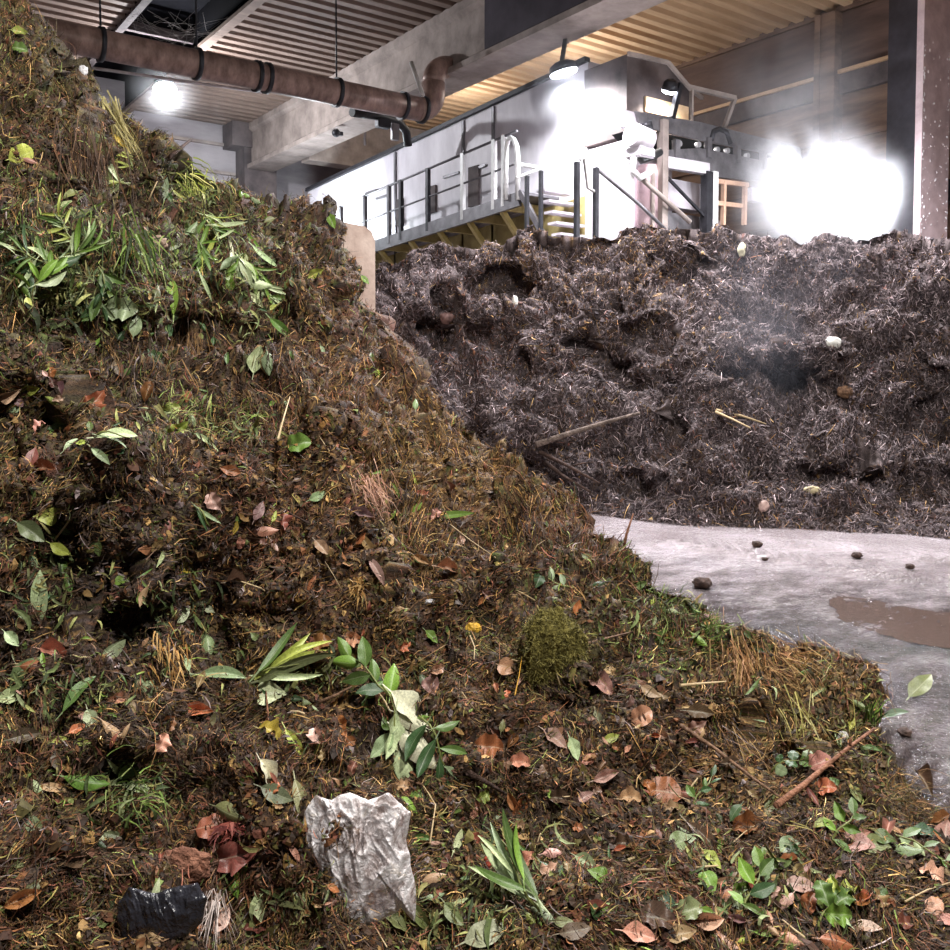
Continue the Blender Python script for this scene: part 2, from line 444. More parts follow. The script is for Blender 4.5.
FZ = [(520, 250, 60, 'straw', .3), (640, 245, 70, 'straw', .3), (420, 280, 60, 'grey', 1.0), (470, 330, 60, 'red', .3), (880, 260, 80, 'grey', 1.0), (780, 330, 80, 'grey', 1.0)]
nF = grid_normals(Bf)
fm = np_mesh('composting_heap', Bf.reshape(-1, 3), grid_quads(*Bf.shape[:2]), True, base_colours(Bf, FZ, FBASE, 6))
fheap = link('composting_heap', fm, M_heap)
tag(fheap, 'steaming dark grey brown compost heap across the wet floor', 'compost heap', kind='stuff')
BVH_F = BVHTree.FromPolygons([tuple(v) for v in Bf.reshape(-1, 3)], [tuple(q) for q in grid_quads(*Bf.shape[:2])])

# ------------------------------------------------------------------ litter too fine to count
_W = {}
def pick(A, n0, nrow, n, rng, xlim=(-30, 980), ylim=(-30, 985)):
    """n random spots on the slopes of a heap that can be seen from where we stand, even over their extent"""
    if id(A) not in _W:
        px, py = project(A.reshape(-1, 3)); px = px.reshape(A.shape[:2]); py = py.reshape(A.shape[:2])
        ar = .5 * ((px[1:, 1:] - px[:-1, :-1]) * (py[1:, :-1] - py[:-1, 1:]) - (px[1:, :-1] - px[:-1, 1:]) * (py[1:, 1:] - py[:-1, :-1]))
        sg = np.sign(np.median(ar[n0:n0 + nrow - 2]))
        w = np.clip(ar * sg, 0, 60); w[:n0 + nrow + 12] += .25
        c = (px[:-1, :-1] > xlim[0]) & (px[:-1, :-1] < xlim[1]) & (py[:-1, :-1] > ylim[0]) & (py[:-1, :-1] < ylim[1])
        w *= c; w[:max(n0 - 2, 0)] = 0
        cw = w.ravel().cumsum(); _W[id(A)] = cw / cw[-1]
    k = np.searchsorted(_W[id(A)], rng.random(n)).clip(0, (A.shape[0] - 1) * (A.shape[1] - 1) - 1)
    i0, j0 = k // (A.shape[1] - 1), k % (A.shape[1] - 1)
    a, b = rng.random(n)[:, None], rng.random(n)[:, None]
    P = A[i0, j0] * (1 - a) * (1 - b) + A[i0 + 1, j0] * a * (1 - b) + A[i0, j0 + 1] * (1 - a) * b + A[i0 + 1, j0 + 1] * a * b
    px, py = project(P)
    return P, i0, j0, px, py
def unit(v): return v / (np.linalg.norm(v, axis=1)[:, None] + 1e-9)
def frames(Nn, rng, tilt, droop=0.0, flow=None):
    n = len(Nn)
    R = rng.normal(size=(n, 3)); R[:, 2] -= droop * 1.6
    if flow is not None: R = R * .55 + flow
    T = unit(R - Nn * (R * Nn).sum(1)[:, None])
    B = np.cross(Nn, T)
    a = rng.normal(0, tilt, n)[:, None]; b = rng.normal(0, tilt, n)[:, None]
    N2 = unit(Nn + T * a + B * b)
    T = unit(T - N2 * (T * N2).sum(1)[:, None])
    return T, np.cross(N2, T), N2
def strips(P, T, B, Nn, L, W, rng, prof, lift, bow, wig, col, fold=0.0):
    """one flat piece per point: len(prof) cross-sections, 2 verts each (3 when folded)"""
    n, k = len(P), len(prof)
    V = np.zeros((n, k, 3 if fold else 2, 3))
    bw = rng.normal(0, bow, n) ; wg = rng.normal(0, wig, n)
    tw = rng.normal(0, .5, n)
    for s in range(k):
        u = s / (k - 1) - .5
        c = P + T * (u * L)[:, None] + Nn * (lift + bw * L * (u * u * 4 - .6) + .0)[:, None] + B * (wg * L * (u * u * 4 - .5))[:, None]
        ang = tw * u * 2
        side = B * np.cos(ang)[:, None] + Nn * np.sin(ang)[:, None]
        w = (W * prof[s] / 2)[:, None]
        if fold:
            V[:, s, 0] = c - side * w + Nn * (w * fold); V[:, s, 1] = c; V[:, s, 2] = c + side * w + Nn * (w * fold)
        else:
            V[:, s, 0] = c - side * w; V[:, s, 1] = c + side * w
    m = V.shape[2]
    base = (np.arange(n) * k * m)[:, None, None]
    si = np.arange(k - 1)[None, :, None]; mi = np.arange(m - 1)[None, None, :]
    a = base + si * m + mi
    Q = np.stack([a, a + 1, a + m + 1, a + m], -1).reshape(-1, 4)
    C = np.repeat(col, k * m, 0)
    return V.reshape(-1, 3), Q, C
def crumbs(P, R, rng, col):
    n = len(P)
    dirs = np.array([(1, 0, 0), (-1, 0, 0), (0, 1, 0), (0, -1, 0), (0, 0, 1), (0, 0, -1)], float)
    V = P[:, None] + dirs[None] * (R[:, None] * rng.uniform(.5, 1.4, (n, 6)))[..., None]
    V = V + rng.normal(0, 1, V.shape) * (R * .25)[:, None, None]
    f = np.array([(0, 2, 4), (2, 1, 4), (1, 3, 4), (3, 0, 4), (2, 0, 5), (1, 2, 5), (3, 1, 5), (0, 3, 5)])
    Q = (np.arange(n) * 6)[:, None, None] + f[None]
    return V.reshape(-1, 3), Q.reshape(-1, 3), np.repeat(col, 6, 0)
def stuff(name, label, cat, parts, mat):
    V, Q, C, o = [], [], [], 0
    for v, q, c in parts:
        V.append(v); Q.append(q + o); C.append(c); o += len(v)
    ob = link(name, np_mesh(name, np.concatenate(V), np.concatenate(Q), False, np.concatenate(C)), mat)
    return tag(ob, label, cat, kind='stuff')

r1 = np.random.default_rng(21)
def near_spots(n, rng, **k):
    P, i, j, px, py = pick(NEAR, sk, nr, n, rng, **k)
    Nn = nN[i, j]
    dist = np.linalg.norm(P - CAM, axis=1)
    return P, Nn, px, py, dist
# fibres and stalks
P, Nn, px, py, dist = near_spots(190000, r1)
c, cls = patch_colours(px, py, P, r1, ZONES, BASEW)
droop = np.where((px < 420) & (py < 480), 1.0, .35)
FL = np.stack([gnoise(P / .30), gnoise(P / .30 + 40), gnoise(P / .30 + 80)], 1) * 3.2
keep = r1.random(len(P)) < np.clip(.62 + 1.1 * gnoise(P / .26 + 7), .18, 1)
P, Nn, px, py, dist, c, cls, droop, FL = (a[keep] for a in (P, Nn, px, py, dist, c, cls, droop, FL))
T, B, N2 = frames(Nn, r1, .38, 0, FL)

Td = unit(T + np.array([0, 0, -1.0])[None] * (droop * r1.uniform(0, 1.3, len(P)))[:, None]); Td = unit(Td - N2 * (Td * N2).sum(1)[:, None]); B = np.cross(N2, Td)
L = np.clip(r1.lognormal(-3.25, .5, len(P)), .012, .16) * (.7 + .10 * dist); W = r1.uniform(.0010, .0036, len(P)) * (.6 + .16 * dist)
stuff('stalk_litter', 'fine brown stalks and fibres matted over the near compost heap', 'plant litter',
      [strips(P + N2 * .004, Td, B, N2, L, W, r1, (.7, 1, .9, .3), r1.uniform(-.004, .018, len(P)) + .02 * (r1.random(len(P)) < .2), .20, .2, c * r1.choice([.8, 1.3, 2.4, 3.2], len(P), p=[.4, .35, .19, .06])[:, None])], M_bits)
# longer strands hanging down the steep upper slopes
P, Nn, px, py, dist = near_spots(120000, r1)
k = (dist > 4.6) & (r1.random(len(P)) < np.clip(.45 + 1.3 * gnoise(P / .45 + 3), .08, 1))
P, Nn, px, py, dist = (a[k] for a in (P, Nn, px, py, dist))
c, cls = patch_colours(px, py, P, r1, ZONES, dict(BASEW, straw=.5, soil=.8), clump=.35)
T, B, N2 = frames(Nn, r1, .3, 1.0, np.stack([gnoise(P / .4), gnoise(P / .4 + 40), gnoise(P / .4 + 80) - .7], 1) * 2.2)
L = np.clip(r1.lognormal(-2.35, .45, len(P)), .03, .3); W = r1.uniform(.0025, .0065, len(P))
stuff('strand_litter', 'long brown strands hanging down the steep upper slopes of the near heap', 'plant litter',
      [strips(P + N2 * .008, T, B, N2, L, W, r1, (.7, 1, .9, .7, .2), r1.uniform(0, .04, len(P)), .16, .14, c * r1.choice([.6, 1.1, 1.9, 2.8], len(P), p=[.4, .35, .19, .06])[:, None])], M_bits)
# leaf scraps
P, Nn, px, py, dist = near_spots(46000, r1)
c, cls = patch_colours(px, py, P, r1, ZONES, BASEW, clump=.3)
T, B, N2 = frames(Nn, r1, .5, .4)
L = np.clip(r1.lognormal(-3.85, .45, len(P)), .009, .075) * (.75 + .10 * dist); W = L * r1.uniform(.22, .62, len(P))
stuff('leaf_litter', 'small torn leaf scraps mixed through the near compost heap', 'leaf litter',
      [strips(P + N2 * .005, T, B, N2, L, W, r1, (.15, .9, 1, .12), r1.uniform(-.004, .012, len(P)), .2, .05, c * r1.choice([.8, 1.2, 1.9], len(P), p=[.45, .4, .15])[:, None])], M_bits)
# crumbs of soil
P, Nn, px, py, dist = near_spots(52000, r1)
c, cls = patch_colours(px, py, P, r1, ZONES, dict(BASEW, soil=2.6, grey=.15, red=.9))
R = r1.uniform(.003, .011, len(P)) * (.6 + .13 * dist)
stuff('soil_litter', 'dark crumbs of soil and mulch over the near compost heap', 'soil', [crumbs(P + Nn * .003, R, r1, c * .8)], M_bits)
# far heap litter
def far_spots(n, rng):
    P, i, j, px, py = pick(Bf, skf, nrf, n, rng, xlim=(330, 980))
    return P, nF[i, j], px, py
P, Nn, px, py = far_spots(120000, r1)
c, cls = patch_colours(px, py, P, r1, FZ, FBASE, clump=.6)
T, B, N2 = frames(Nn, r1, .6, .8)
L = np.clip(r1.lognormal(-2.5, .45, len(P)), .03, .3); W = r1.uniform(.003, .011, len(P))
stuff('mulch_litter', 'shredded bark and stalks hanging over the far steaming heap', 'plant litter',
      [strips(P + N2 * .015, T, B, N2, L, W, r1, (.6, 1, .8, .2), r1.uniform(-.01, .04, len(P)), .10, .08, c * r1.choice([.7, 1.4, 2.4, 3.6], len(P), p=[.35, .38, .2, .07])[:, None])], M_bits)
P, Nn, px, py = far_spots(70000, r1)
c, cls = patch_colours(px, py, P, r1, FZ, FBASE, clump=.6)
R = np.clip(r1.lognormal(-4.4, .45, len(P)), .005, .035)
stuff('mulch_crumb_litter', 'dark lumps and crumbs of rotted mulch on the far steaming heap', 'mulch', [crumbs(P + Nn * .01, R, r1, c * 1.1)], M_bits)

# green blades, too many to count, matted where the fresh cuttings lie
zn = ((55, 250, 34, 26, 260), (85, 285, 30, 22, 170), (215, 235, 30, 26, 260), (190, 188, 24, 12, 220), (255, 285, 24, 24, 220), (150, 300, 36, 18, 90), (40, 300, 26, 16, 160), (185, 420, 30, 10, 120), (235, 430, 24, 8, 100),
      (40, 570, 30, 30, 160), (60, 690, 60, 12, 160), (170, 610, 24, 20, 90), (310, 672, 34, 12, 120), (510, 880, 26, 24, 160), (130, 790, 30, 16, 120), (690, 610, 34, 18, 150), (840, 720, 40, 24, 50), (750, 880, 50, 24, 120), (300, 900, 60, 24, 100), (460, 920, 40, 16, 90))
PP, NNs, CC = [], [], []
for zx, zy, sx, sy, n in zn:
    gx_ = r1.normal(zx, sx, n); gy_ = r1.normal(zy, sy, n)
    for a, b_ in zip(gx_, gy_):
        d_ = Vector(ray(a, b_)).normalized(); lo_, no_, _, _ = BVH_N.ray_cast(Vector(CAM), d_)
        if lo_ is not None: PP.append(lo_); NNs.append((no_ if no_.dot(d_) < 0 else -no_) - d_ * .5)
P = np.array(PP); Nn = unit(np.array(NNs)); dist = np.linalg.norm(P - CAM, axis=1)
gp = np.array([lin(x) for x in ((88, 102, 54), (116, 130, 80), (152, 162, 116), (68, 82, 46), (158, 160, 98), (104, 106, 66), (140, 134, 84), (56, 66, 40))])
c = gp[r1.integers(0, 8, len(P))] * r1.uniform(.6, 1.15, (len(P), 1))
T, B, N2 = frames(Nn, r1, .55, .9)
L = np.clip(r1.lognormal(-3.0, .4, len(P)), .02, .14) * (.55 + .12 * dist); W = L * r1.uniform(.07, .2, len(P))
stuff('blade_litter', 'matted fresh green blades and cuttings on the near heap', 'green cuttings', [strips(P + N2 * .012, T, B, N2, L, W, r1, (.35, .9, 1, .75, .05), r1.uniform(.0, .03, len(P)), .28, .15, c, fold=.25)], M_bits)
# ------------------------------------------------------------------ the hall
H = 10.0
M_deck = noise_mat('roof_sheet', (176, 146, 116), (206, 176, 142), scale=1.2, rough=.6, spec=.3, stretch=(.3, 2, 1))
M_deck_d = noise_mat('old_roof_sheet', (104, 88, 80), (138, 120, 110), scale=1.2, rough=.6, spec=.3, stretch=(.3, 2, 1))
M_conc = noise_mat('grey_concrete', (128, 118, 114), (168, 156, 150), scale=1.5, rough=.85, bump=.15, spec=.25)
M_conc_d = noise_mat('sooty_concrete', (70, 64, 66), (108, 98, 98), scale=1.1, rough=.85, bump=.2, spec=.25)
M_wallR = noise_mat('brown_boards', (84, 68, 62), (130, 106, 90), scale=1.3, rough=.8, bump=.25, stretch=(1, .35, 2.2), spec=.25)
M_wallF = noise_mat('panel_wall', (138, 132, 138), (172, 166, 170), scale=.8, rough=.7, stretch=(.5, 1, 2), spec=.3)
M_dark = noise_mat('dark_steel', (34, 34, 38), (54, 54, 60), scale=5, rough=.5, metal=.4)
M_steel = noise_mat('grey_steel', (96, 94, 98), (128, 126, 130), scale=3, rough=.45, metal=.5)
M_white = noise_mat('white_sheet', (184, 178, 186), (212, 207, 214), scale=1.2, rough=.5, spec=.4, stretch=(1, 1, .4))
M_tube = plain('white_tube', (236, 236, 236), rough=.4)
M_rust = noise_mat('rusty_pipe', (104, 82, 74), (164, 136, 126), scale=2.2, rough=.42, metal=.15, stretch=(2.0, 1, 1), c3=(182, 160, 150))
M_yel = noise_mat('yellowish_steel', (150, 134, 84), (190, 174, 122), scale=2, rough=.6, metal=.1)
M_rubber = noise_mat('black_rubber', (22, 22, 24), (40, 40, 42), scale=6, rough=.45, spec=.5)
M_sooty = noise_mat('stained_hood', (52, 45, 47), (104, 92, 90), scale=.7, rough=.75, bump=.1, c3=(148, 132, 124))
M_void = noise_mat('dark_rooflight', (8, 8, 11), (16, 16, 20), scale=1.5, rough=.95, spec=.05)
M_web = plain('cobweb', (150, 142, 140), rough=.9)
M_chip = plain('bright_scale', (225, 222, 226), rough=.3)

# floor: wet concrete with tyre prints
fm_, nt, b = mat_new('wet_concrete')
tc = N(nt, 'ShaderNodeTexCoord')
n1 = N(nt, 'ShaderNodeTexNoise', Scale=.9, Detail=6, Roughness=.6); nt.links.new(tc.outputs['Object'], n1.inputs['Vector'])
mp = N(nt, 'ShaderNodeMapping'); mp.inputs['Rotation'].default_value = (0, 0, math.radians(28)); mp.inputs['Scale'].default_value = (.9, 1.5, 1)
nt.links.new(tc.outputs['Object'], mp.inputs['Vector'])
n2 = N(nt, 'ShaderNodeTexNoise', Scale=2.2, Detail=8, Roughness=.75); nt.links.new(mp.outputs['Vector'], n2.inputs['Vector'])
n3 = N(nt, 'ShaderNodeTexNoise', Scale=48.0, Detail=2, Roughness=.6); nt.links.new(tc.outputs['Object'], n3.inputs['Vector'])
r = ramp(nt, n2.outputs['Fac'], [(.36, lin(44, 38, 38)), (.5, lin(74, 66, 66)), (.64, lin(106, 98, 99))])
# lamp sheen painted as a paler far strip; wet and dark on our side
vd = N(nt, 'ShaderNodeVectorMath', operation='DOT_PRODUCT'); vd.inputs[1].default_value = tuple(HF * .97 + RT * .25); nt.links.new(tc.outputs['Object'], vd.inputs[0])
va = N(nt, 'ShaderNodeMath', operation='MULTIPLY_ADD'); va.inputs[1].default_value = 5.0; nt.links.new(n2.outputs['Fac'], va.inputs[0]); nt.links.new(vd.outputs['Value'], va.inputs[2])
vm = N(nt, 'ShaderNodeMapRange'); vm.inputs[1].default_value = 9.0; vm.inputs[2].default_value = 11.4; nt.links.new(va.outputs[0], vm.inputs[0])
r9 = ramp(nt, n1.outputs['Fac'], [(.35, lin(142, 132, 134)), (.65, lin(182, 174, 178))])
mxc = N(nt, 'ShaderNodeMix', data_type='RGBA'); nt.links.new(vm.outputs[0], mxc.inputs[0]); nt.links.new(r.outputs['Color'], mxc.inputs[6]); nt.links.new(r9.outputs['Color'], mxc.inputs[7])
nt.links.new(mxc.outputs[2], b.inputs['Base Color'])
rr = N(nt, 'ShaderNodeMapRange'); rr.inputs[1].default_value = .35; rr.inputs[2].default_value = .65; rr.inputs[3].default_value = .05; rr.inputs[4].default_value = .18
nt.links.new(n2.outputs['Fac'], rr.inputs[0]); nt.links.new(rr.outputs[0], b.inputs['Roughness'])
b.inputs['Specular IOR Level'].default_value = .48
b1 = N(nt, 'ShaderNodeBump', Strength=1.0, Distance=.02); nt.links.new(n3.outputs['Fac'], b1.inputs['Height'])
b2 = N(nt, 'ShaderNodeBump', Strength=.5, Distance=.05); nt.links.new(n2.outputs['Fac'], b2.inputs['Height']); nt.links.new(b1.outputs['Normal'], b2.inputs['Normal'])
nt.links.new(b2.outputs['Normal'], b.inputs['Normal'])
# relief of the floor: grit and the chevron prints of two loader tyres
gs = np.linspace(.02, .85, 640); gq = np.geomspace(2.4, 13.0, 520)
GS, GQ = np.meshgrid(gs, gq)
Pq = (GS * GQ)[..., None] * RT + GQ[..., None] * HF
GX = GS
flat = Pq.reshape(-1, 3)
z = fbm(flat / .6, 2) * .008 + fbm(flat / .10, 2) * .006 + (.3 - billow(flat / .035, 2)) * .008 + gnoise(flat / .016) * .0025
for (p0, p1) in (((670, 540), (985, 588)), ((790, 542), (990, 562)), ((650, 590), (800, 700))):
    a = at(*p0, Z=0)[:2]; c = at(*p1, Z=0)[:2]
    d = (c - a) / np.linalg.norm(c - a); nrm = np.array([-d[1], d[0]])
    rel = flat[:, :2] - a
    l = rel @ d; w = rel @ nrm
    m = np.exp(-(w / .26) ** 4) * (l > 0)
    ph = (l + np.abs(w) * .9) / .17
    z += m * (np.clip(np.sin(ph * 2 * PI) * 1.6, -1, 1) * .026) * np.clip(fbm(flat / .7 + 5, 2) * 2.0 + .9, 0, 1)
z[:] = z - .014
Pq[..., 2] = z.reshape(GX.shape)
fq = np_mesh('floor', Pq.reshape(-1, 3), grid_quads(*GX.shape), True)
fl = link('floor', fq, fm_); tag(fl, kind='structure')
s = MB(); s.box((-16, -8, -.3), (21, 31, -.05)); o = s.build('floor_slab', fm_); tag(o, kind='structure')
# puddle
def puddle(name, pts, label, seed):
    c = np.mean([at(x, y, Z=0) for x, y in pts], 0)
    V = [(c[0], c[1], -.011)]
    n = 96
    base = np.array([at(x, y, Z=0) for x, y in pts])
    for k in range(n):
        t = k / n * len(pts); i = int(t); f = t - i
        p0, p1, p2, p3 = (base[(i + q) % len(pts)] for q in (-1, 0, 1, 2))
        p = .5 * (2 * p1 + (p2 - p0) * f + (2 * p0 - 5 * p1 + 4 * p2 - p3) * f * f + (3 * p1 - p0 - 3 * p2 + p3) * f ** 3)
        p = p + (p - c) * (gnoise(np.array([[k / 2.2, seed, 0.]]))[0] * .16)
        V.append((p[0], p[1], -.011))
    me = bpy.data.meshes.new(name)
    me.from_pydata(V, [], [(0, 1 + k, 1 + (k + 1) % n) for k in range(n)])
    o = link(name, me, M_pud); return tag(o, label, 'puddle', kind='stuff')
M_pud, nt, b = mat_new('muddy_water')
b.inputs['Base Color'].default_value = (*lin(88, 74, 68), 1); b.inputs['Roughness'].default_value = .12; b.inputs['Specular IOR Level'].default_value = .35
tc = N(nt, 'ShaderNodeTexCoord'); n1 = N(nt, 'ShaderNodeTexNoise', Scale=14.0, Detail=3); nt.links.new(tc.outputs['Object'], n1.inputs['Vector'])
bp = N(nt, 'ShaderNodeBump', Strength=.10, Distance=.01); nt.links.new(n1.outputs['Fac'], bp.inputs['Height']); nt.links.new(bp.outputs['Normal'], b.inputs['Normal'])
puddle('puddle', [(832, 596), (870, 598), (910, 606), (990, 620), (1000, 648), (930, 644), (880, 632), (842, 618)], 'shallow muddy brown puddle on the wet concrete floor', 1.0)

# roof
def corrugated(name, x0, x1, y0, y1, z, pitch, dep, mat, nx=2):
    ys, zs = [], []
    y = y0
    while y < y1:
        for f, d in ((0, 0), (.42, 0), (.55, dep), (.87, dep)):
            ys.append(y + f * pitch); zs.append(z + d)
        y += pitch
    V = [(x, yy, zz) for yy, zz in zip(ys, zs) for x in (x0, x1)]
    Q = [(2 * i, 2 * i + 1, 2 * i + 3, 2 * i + 2) for i in range(len(ys) - 1)]
    me = np_mesh(name, V, Q, False)
    o = link(name, me, mat); o.modifiers.new('thick', 'SOLIDIFY').thickness = .02
    return tag(o, kind='structure')
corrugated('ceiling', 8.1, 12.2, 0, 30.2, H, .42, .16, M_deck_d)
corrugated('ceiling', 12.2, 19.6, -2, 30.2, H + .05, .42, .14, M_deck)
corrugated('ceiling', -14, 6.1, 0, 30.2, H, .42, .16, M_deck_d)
s = MB()
s.box((6.1, 0, H + .9), (8.1, 30.2, H + 1.0)); s.box((6.0, 0, H - .02), (6.1, 30.2, H + .95)); s.box((8.1, 0, H - .02), (8.2, 30.2, H + .95))
tag(s.build('trim_rooflight', M_void), kind='structure')
s = MB(); s.box((7.98, 0, H - .12), (8.22, 30.2, H - .03)); tag(s.build('trim_roof_edge', M_deck_d), kind='structure')
s = MB(); s.box((5.98, 0, H - .12), (6.16, 30.2, H - .03)); tag(s.build('trim_roof_edge', M_conc_d), kind='structure')
for y in (13.2, 18.4, 23.6):
    s = MB(); s.box((6.1, y, H + .2), (8.1, y + .14, H + .42)); tag(s.build('purlin', M_conc_d), kind='structure')
# main beam with its light lower lip
s = MB()
yb0, yb1 = 8.0, 29.6
s.prism([(12.0, yb0, 8.75), (12.0, yb0, 9.7), (11.88, yb0, 9.8), (11.88, yb0, H), (12.75, yb0, H), (12.75, yb0, 8.6), (12.1, yb0, 8.6)], (0, yb1 - yb0, 0))
o = s.build('roof_beam', M_conc); tag(o, kind='structure')
s = MB(); s.box((11.85, yb0, 8.5), (12.8, yb1, 8.64)); tag(s.build('trim_beam_lip', M_conc), kind='structure')
s = MB(); s.box((11.75, 29.4, 0), (12.9, 30.2, 9.6)); s.box((11.3, 29.3, 9.2), (13.1, 30.2, H)); tag(s.build('column', M_conc_d), kind='structure')
p = at(486, 60, X=11.9); s = MB(); s.box((11.86, yb0, 8.66), (12.02, p[1], 9.99)); tag(s.build('trim_beam_dark', noise_mat('dark_beam_concrete', (48, 44, 52), (72, 66, 76), scale=.9, rough=.85)), kind='structure')  # darker bluish facing over the near part of the beam
# cross beam in the far bay, ducts strap
s = MB(); s.box((12.8, 26.6, 8.4), (19.4, 27.2, H)); tag(s.build('roof_beam', M_conc), kind='structure')
# walls
s = MB(); s.box((-14, 30.2, 0), (20, 30.6, H + 1)); tag(s.build('wall_back', M_wallF), kind='structure')
for z0 in (9.3, 8.35, 7.4, 6.4):
    s = MB(); s.box((-14, 30.08, z0), (11.7, 30.22, z0 + .1)); tag(s.build('trim_wall_back', M_conc), kind='structure')
s = MB(); s.box((-14, 30.04, 6.55), (11.6, 30.2, 7.3)); tag(s.build('wall_back_panel', M_white), kind='structure')
XR = 19.3
s = MB(); s.box((XR, -2, 0), (XR + .4, 30.2, H + .6)); tag(s.build('wall_side', M_wallR), kind='structure')
def zR(px, py): return at(px, py, X=XR - .15)[2]
# boards and rails along the side wall
bz = [(9.95, .14, .05), (8.05, .5, .12), (7.0, .16, .06), (6.1, .10, .05), (5.2, .22, .08), (4.2, .1, .05)]
for z0, hh, dd in bz:
    s = MB(); s.box((XR - dd - .02, 2, z0), (XR + .02, 30.1, z0 + hh)); tag(s.build('trim_wall_side', M_wallR if hh < .4 else M_conc_d), kind='structure')
s = MB(); s.box((XR - .22, 2, 8.5), (XR + .02, 30.1, 8.58)); tag(s.build('trim_wall_side', M_deck), kind='structure')
s = MB(); s.box((XR - .06, 2, 8.6), (XR + .02, 30.1, 9.9)); tag(s.build('trim_wall_side', noise_mat('dark_board', (76, 60, 56), (104, 84, 76), scale=1.5, rough=.8, stretch=(1, .3, 2))), kind='structure')
# columns on the side wall
a = at(815, 100, X=XR - .3); c = at(835, 100, X=XR - .3)
s = MB(); s.box((XR - .35, c[1], 0), (XR + .02, a[1], H - .1)); s.box((XR - .4, a[1] - .16, 0), (XR - .3, a[1] - .02, H - .1)); tag(s.build('column', M_wallR), kind='structure')
xc = 17.6
a = at(887, 110, X=xc); c = at(917, 110, X=xc); e = at(944, 110, Y=c[1])
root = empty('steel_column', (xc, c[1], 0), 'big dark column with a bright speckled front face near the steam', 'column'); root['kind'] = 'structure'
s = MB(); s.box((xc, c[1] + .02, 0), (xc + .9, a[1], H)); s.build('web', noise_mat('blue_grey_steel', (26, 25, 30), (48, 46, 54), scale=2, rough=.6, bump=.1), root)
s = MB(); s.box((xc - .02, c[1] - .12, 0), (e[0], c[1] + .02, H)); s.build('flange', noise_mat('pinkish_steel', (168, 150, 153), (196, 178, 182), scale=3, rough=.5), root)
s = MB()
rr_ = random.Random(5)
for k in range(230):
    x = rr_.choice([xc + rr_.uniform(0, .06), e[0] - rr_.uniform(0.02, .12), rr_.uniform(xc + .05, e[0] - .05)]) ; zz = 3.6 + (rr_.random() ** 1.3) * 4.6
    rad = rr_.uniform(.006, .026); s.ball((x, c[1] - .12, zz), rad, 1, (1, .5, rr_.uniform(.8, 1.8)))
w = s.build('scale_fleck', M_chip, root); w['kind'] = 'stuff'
# box beside the column
p = at(946, 190, X=19.0); s = MB(); s.box((p[0] - .1, p[1] - .5, p[2] - .25), (p[0] + .3, p[1] + .2, p[2] + .2), .02)
o = s.build('junction_box', M_dark); tag(o, 'dark junction box on the side wall past the speckled column', 'box')

# ------------------------------------------------------------------ push wall between the bays
a = at(338, 224, q=12.2); c = at(375, 226, q=12.2)
root = empty('bay_divider', (0, 0, 0), 'worn pale concrete wall end standing between the two heaps', 'divider wall'); root['kind'] = 'structure'
fwd = np.array([0.0, 1.0, 0])
bm = bmesh.new()
nrm = (c - a); nrm[2] = 0
m = MB()
prof = []
Lw = np.linalg.norm(nrm); t_ = nrm / Lw
zt = a[2]
for (u, z_) in ((0, 0), (Lw, 0), (Lw, zt - .22), (Lw - .05, zt - .1), (Lw - .14, zt - .03), (Lw - .3, zt), (0, zt + .04)):
    q_ = a + t_ * u; prof.append((q_[0], q_[1], z_))
m.prism(prof, (HF[0] * 1.2 - .5, HF[1] * 1.2, 0))
m.build('wall_end', noise_mat('worn_concrete', (198, 172, 160), (240, 220, 208), scale=2.2, rough=.85, bump=.3, c3=(224, 206, 190)), root)

# ------------------------------------------------------------------ duct
YD = 17.6
root = empty('duct_pipe', (4, YD, 7.7), 'long rusty brown duct pipe hung under the roof', 'duct')
p0 = at(40, 32, Y=YD); p1 = at(418, 109, Y=YD)
rD = .27
dx = (p1 - p0); 
s = MB(); s.tube([p0 + dx * k / 6 for k in range(-1, 7)], rD, 20); s.build('pipe', M_rust, root)
s = MB(); e0 = Vector(p1)
pe = arc(e0 + Vector((0, 0, .42)), (0, 0, -1), (1, 0, 0), .42, 0, PI / 2, 8)
pu = at(426, 58, Y=YD)
zt_ = pu[2] - .1
X2 = pe[-1].x
pts = pe + [Vector((X2, YD, zt_ - .42))] 
s.tube(pts, rD, 20); s.build('elbow', M_rust, root)
s = MB(); pts = [Vector((X2, YD, zt_ - .45))] + arc((X2 + .42, YD, zt_ - .42), (-1, 0, 0), (0, 0, 1), .42, 0, PI / 2, 8)[1:] + [Vector((12.05, YD - .02, zt_ - .02))]
s.tube(pts, rD * .96, 20); s.build('upper_elbow', M_rust, root)
for px in (100, 196, 256, 266, 336, 402, 422):
    p = at(px, 0, Y=YD); f_ = (p[0] - p0[0]) / (p1[0] - p0[0])
    qd = Vector(p0 + dx * f_); un = Vector(dx).normalized()
    s = MB(); s.tube([qd - un * .04, qd + un * .04], rD + .045, 20); 
    s.build('clamp_ring', M_dark, root)
    if px in (100, 196, 336):
        s = MB(); s.tube([qd + Vector((0, 0, rD)), Vector((qd.x, qd.y, H))], .018, 6); s.build('hanger_rod', M_dark, root)
s = MB(); s.tube([at(411, 62, Y=YD - .1), at(423, 96, Y=YD - .3)], .05, 8); s.build('stay_rod', plain('pale_rod', (190, 184, 180)), root)
# cable conduit under the duct
s = MB(); s.tube([at(92, 68, Y=YD + .5), at(268, 93, Y=YD + .5)], .03, 8)
o = s.build('conduit', plain('pale_conduit', (196, 190, 192))); tag(o, 'thin pale conduit running below the rusty duct pipe', 'conduit')
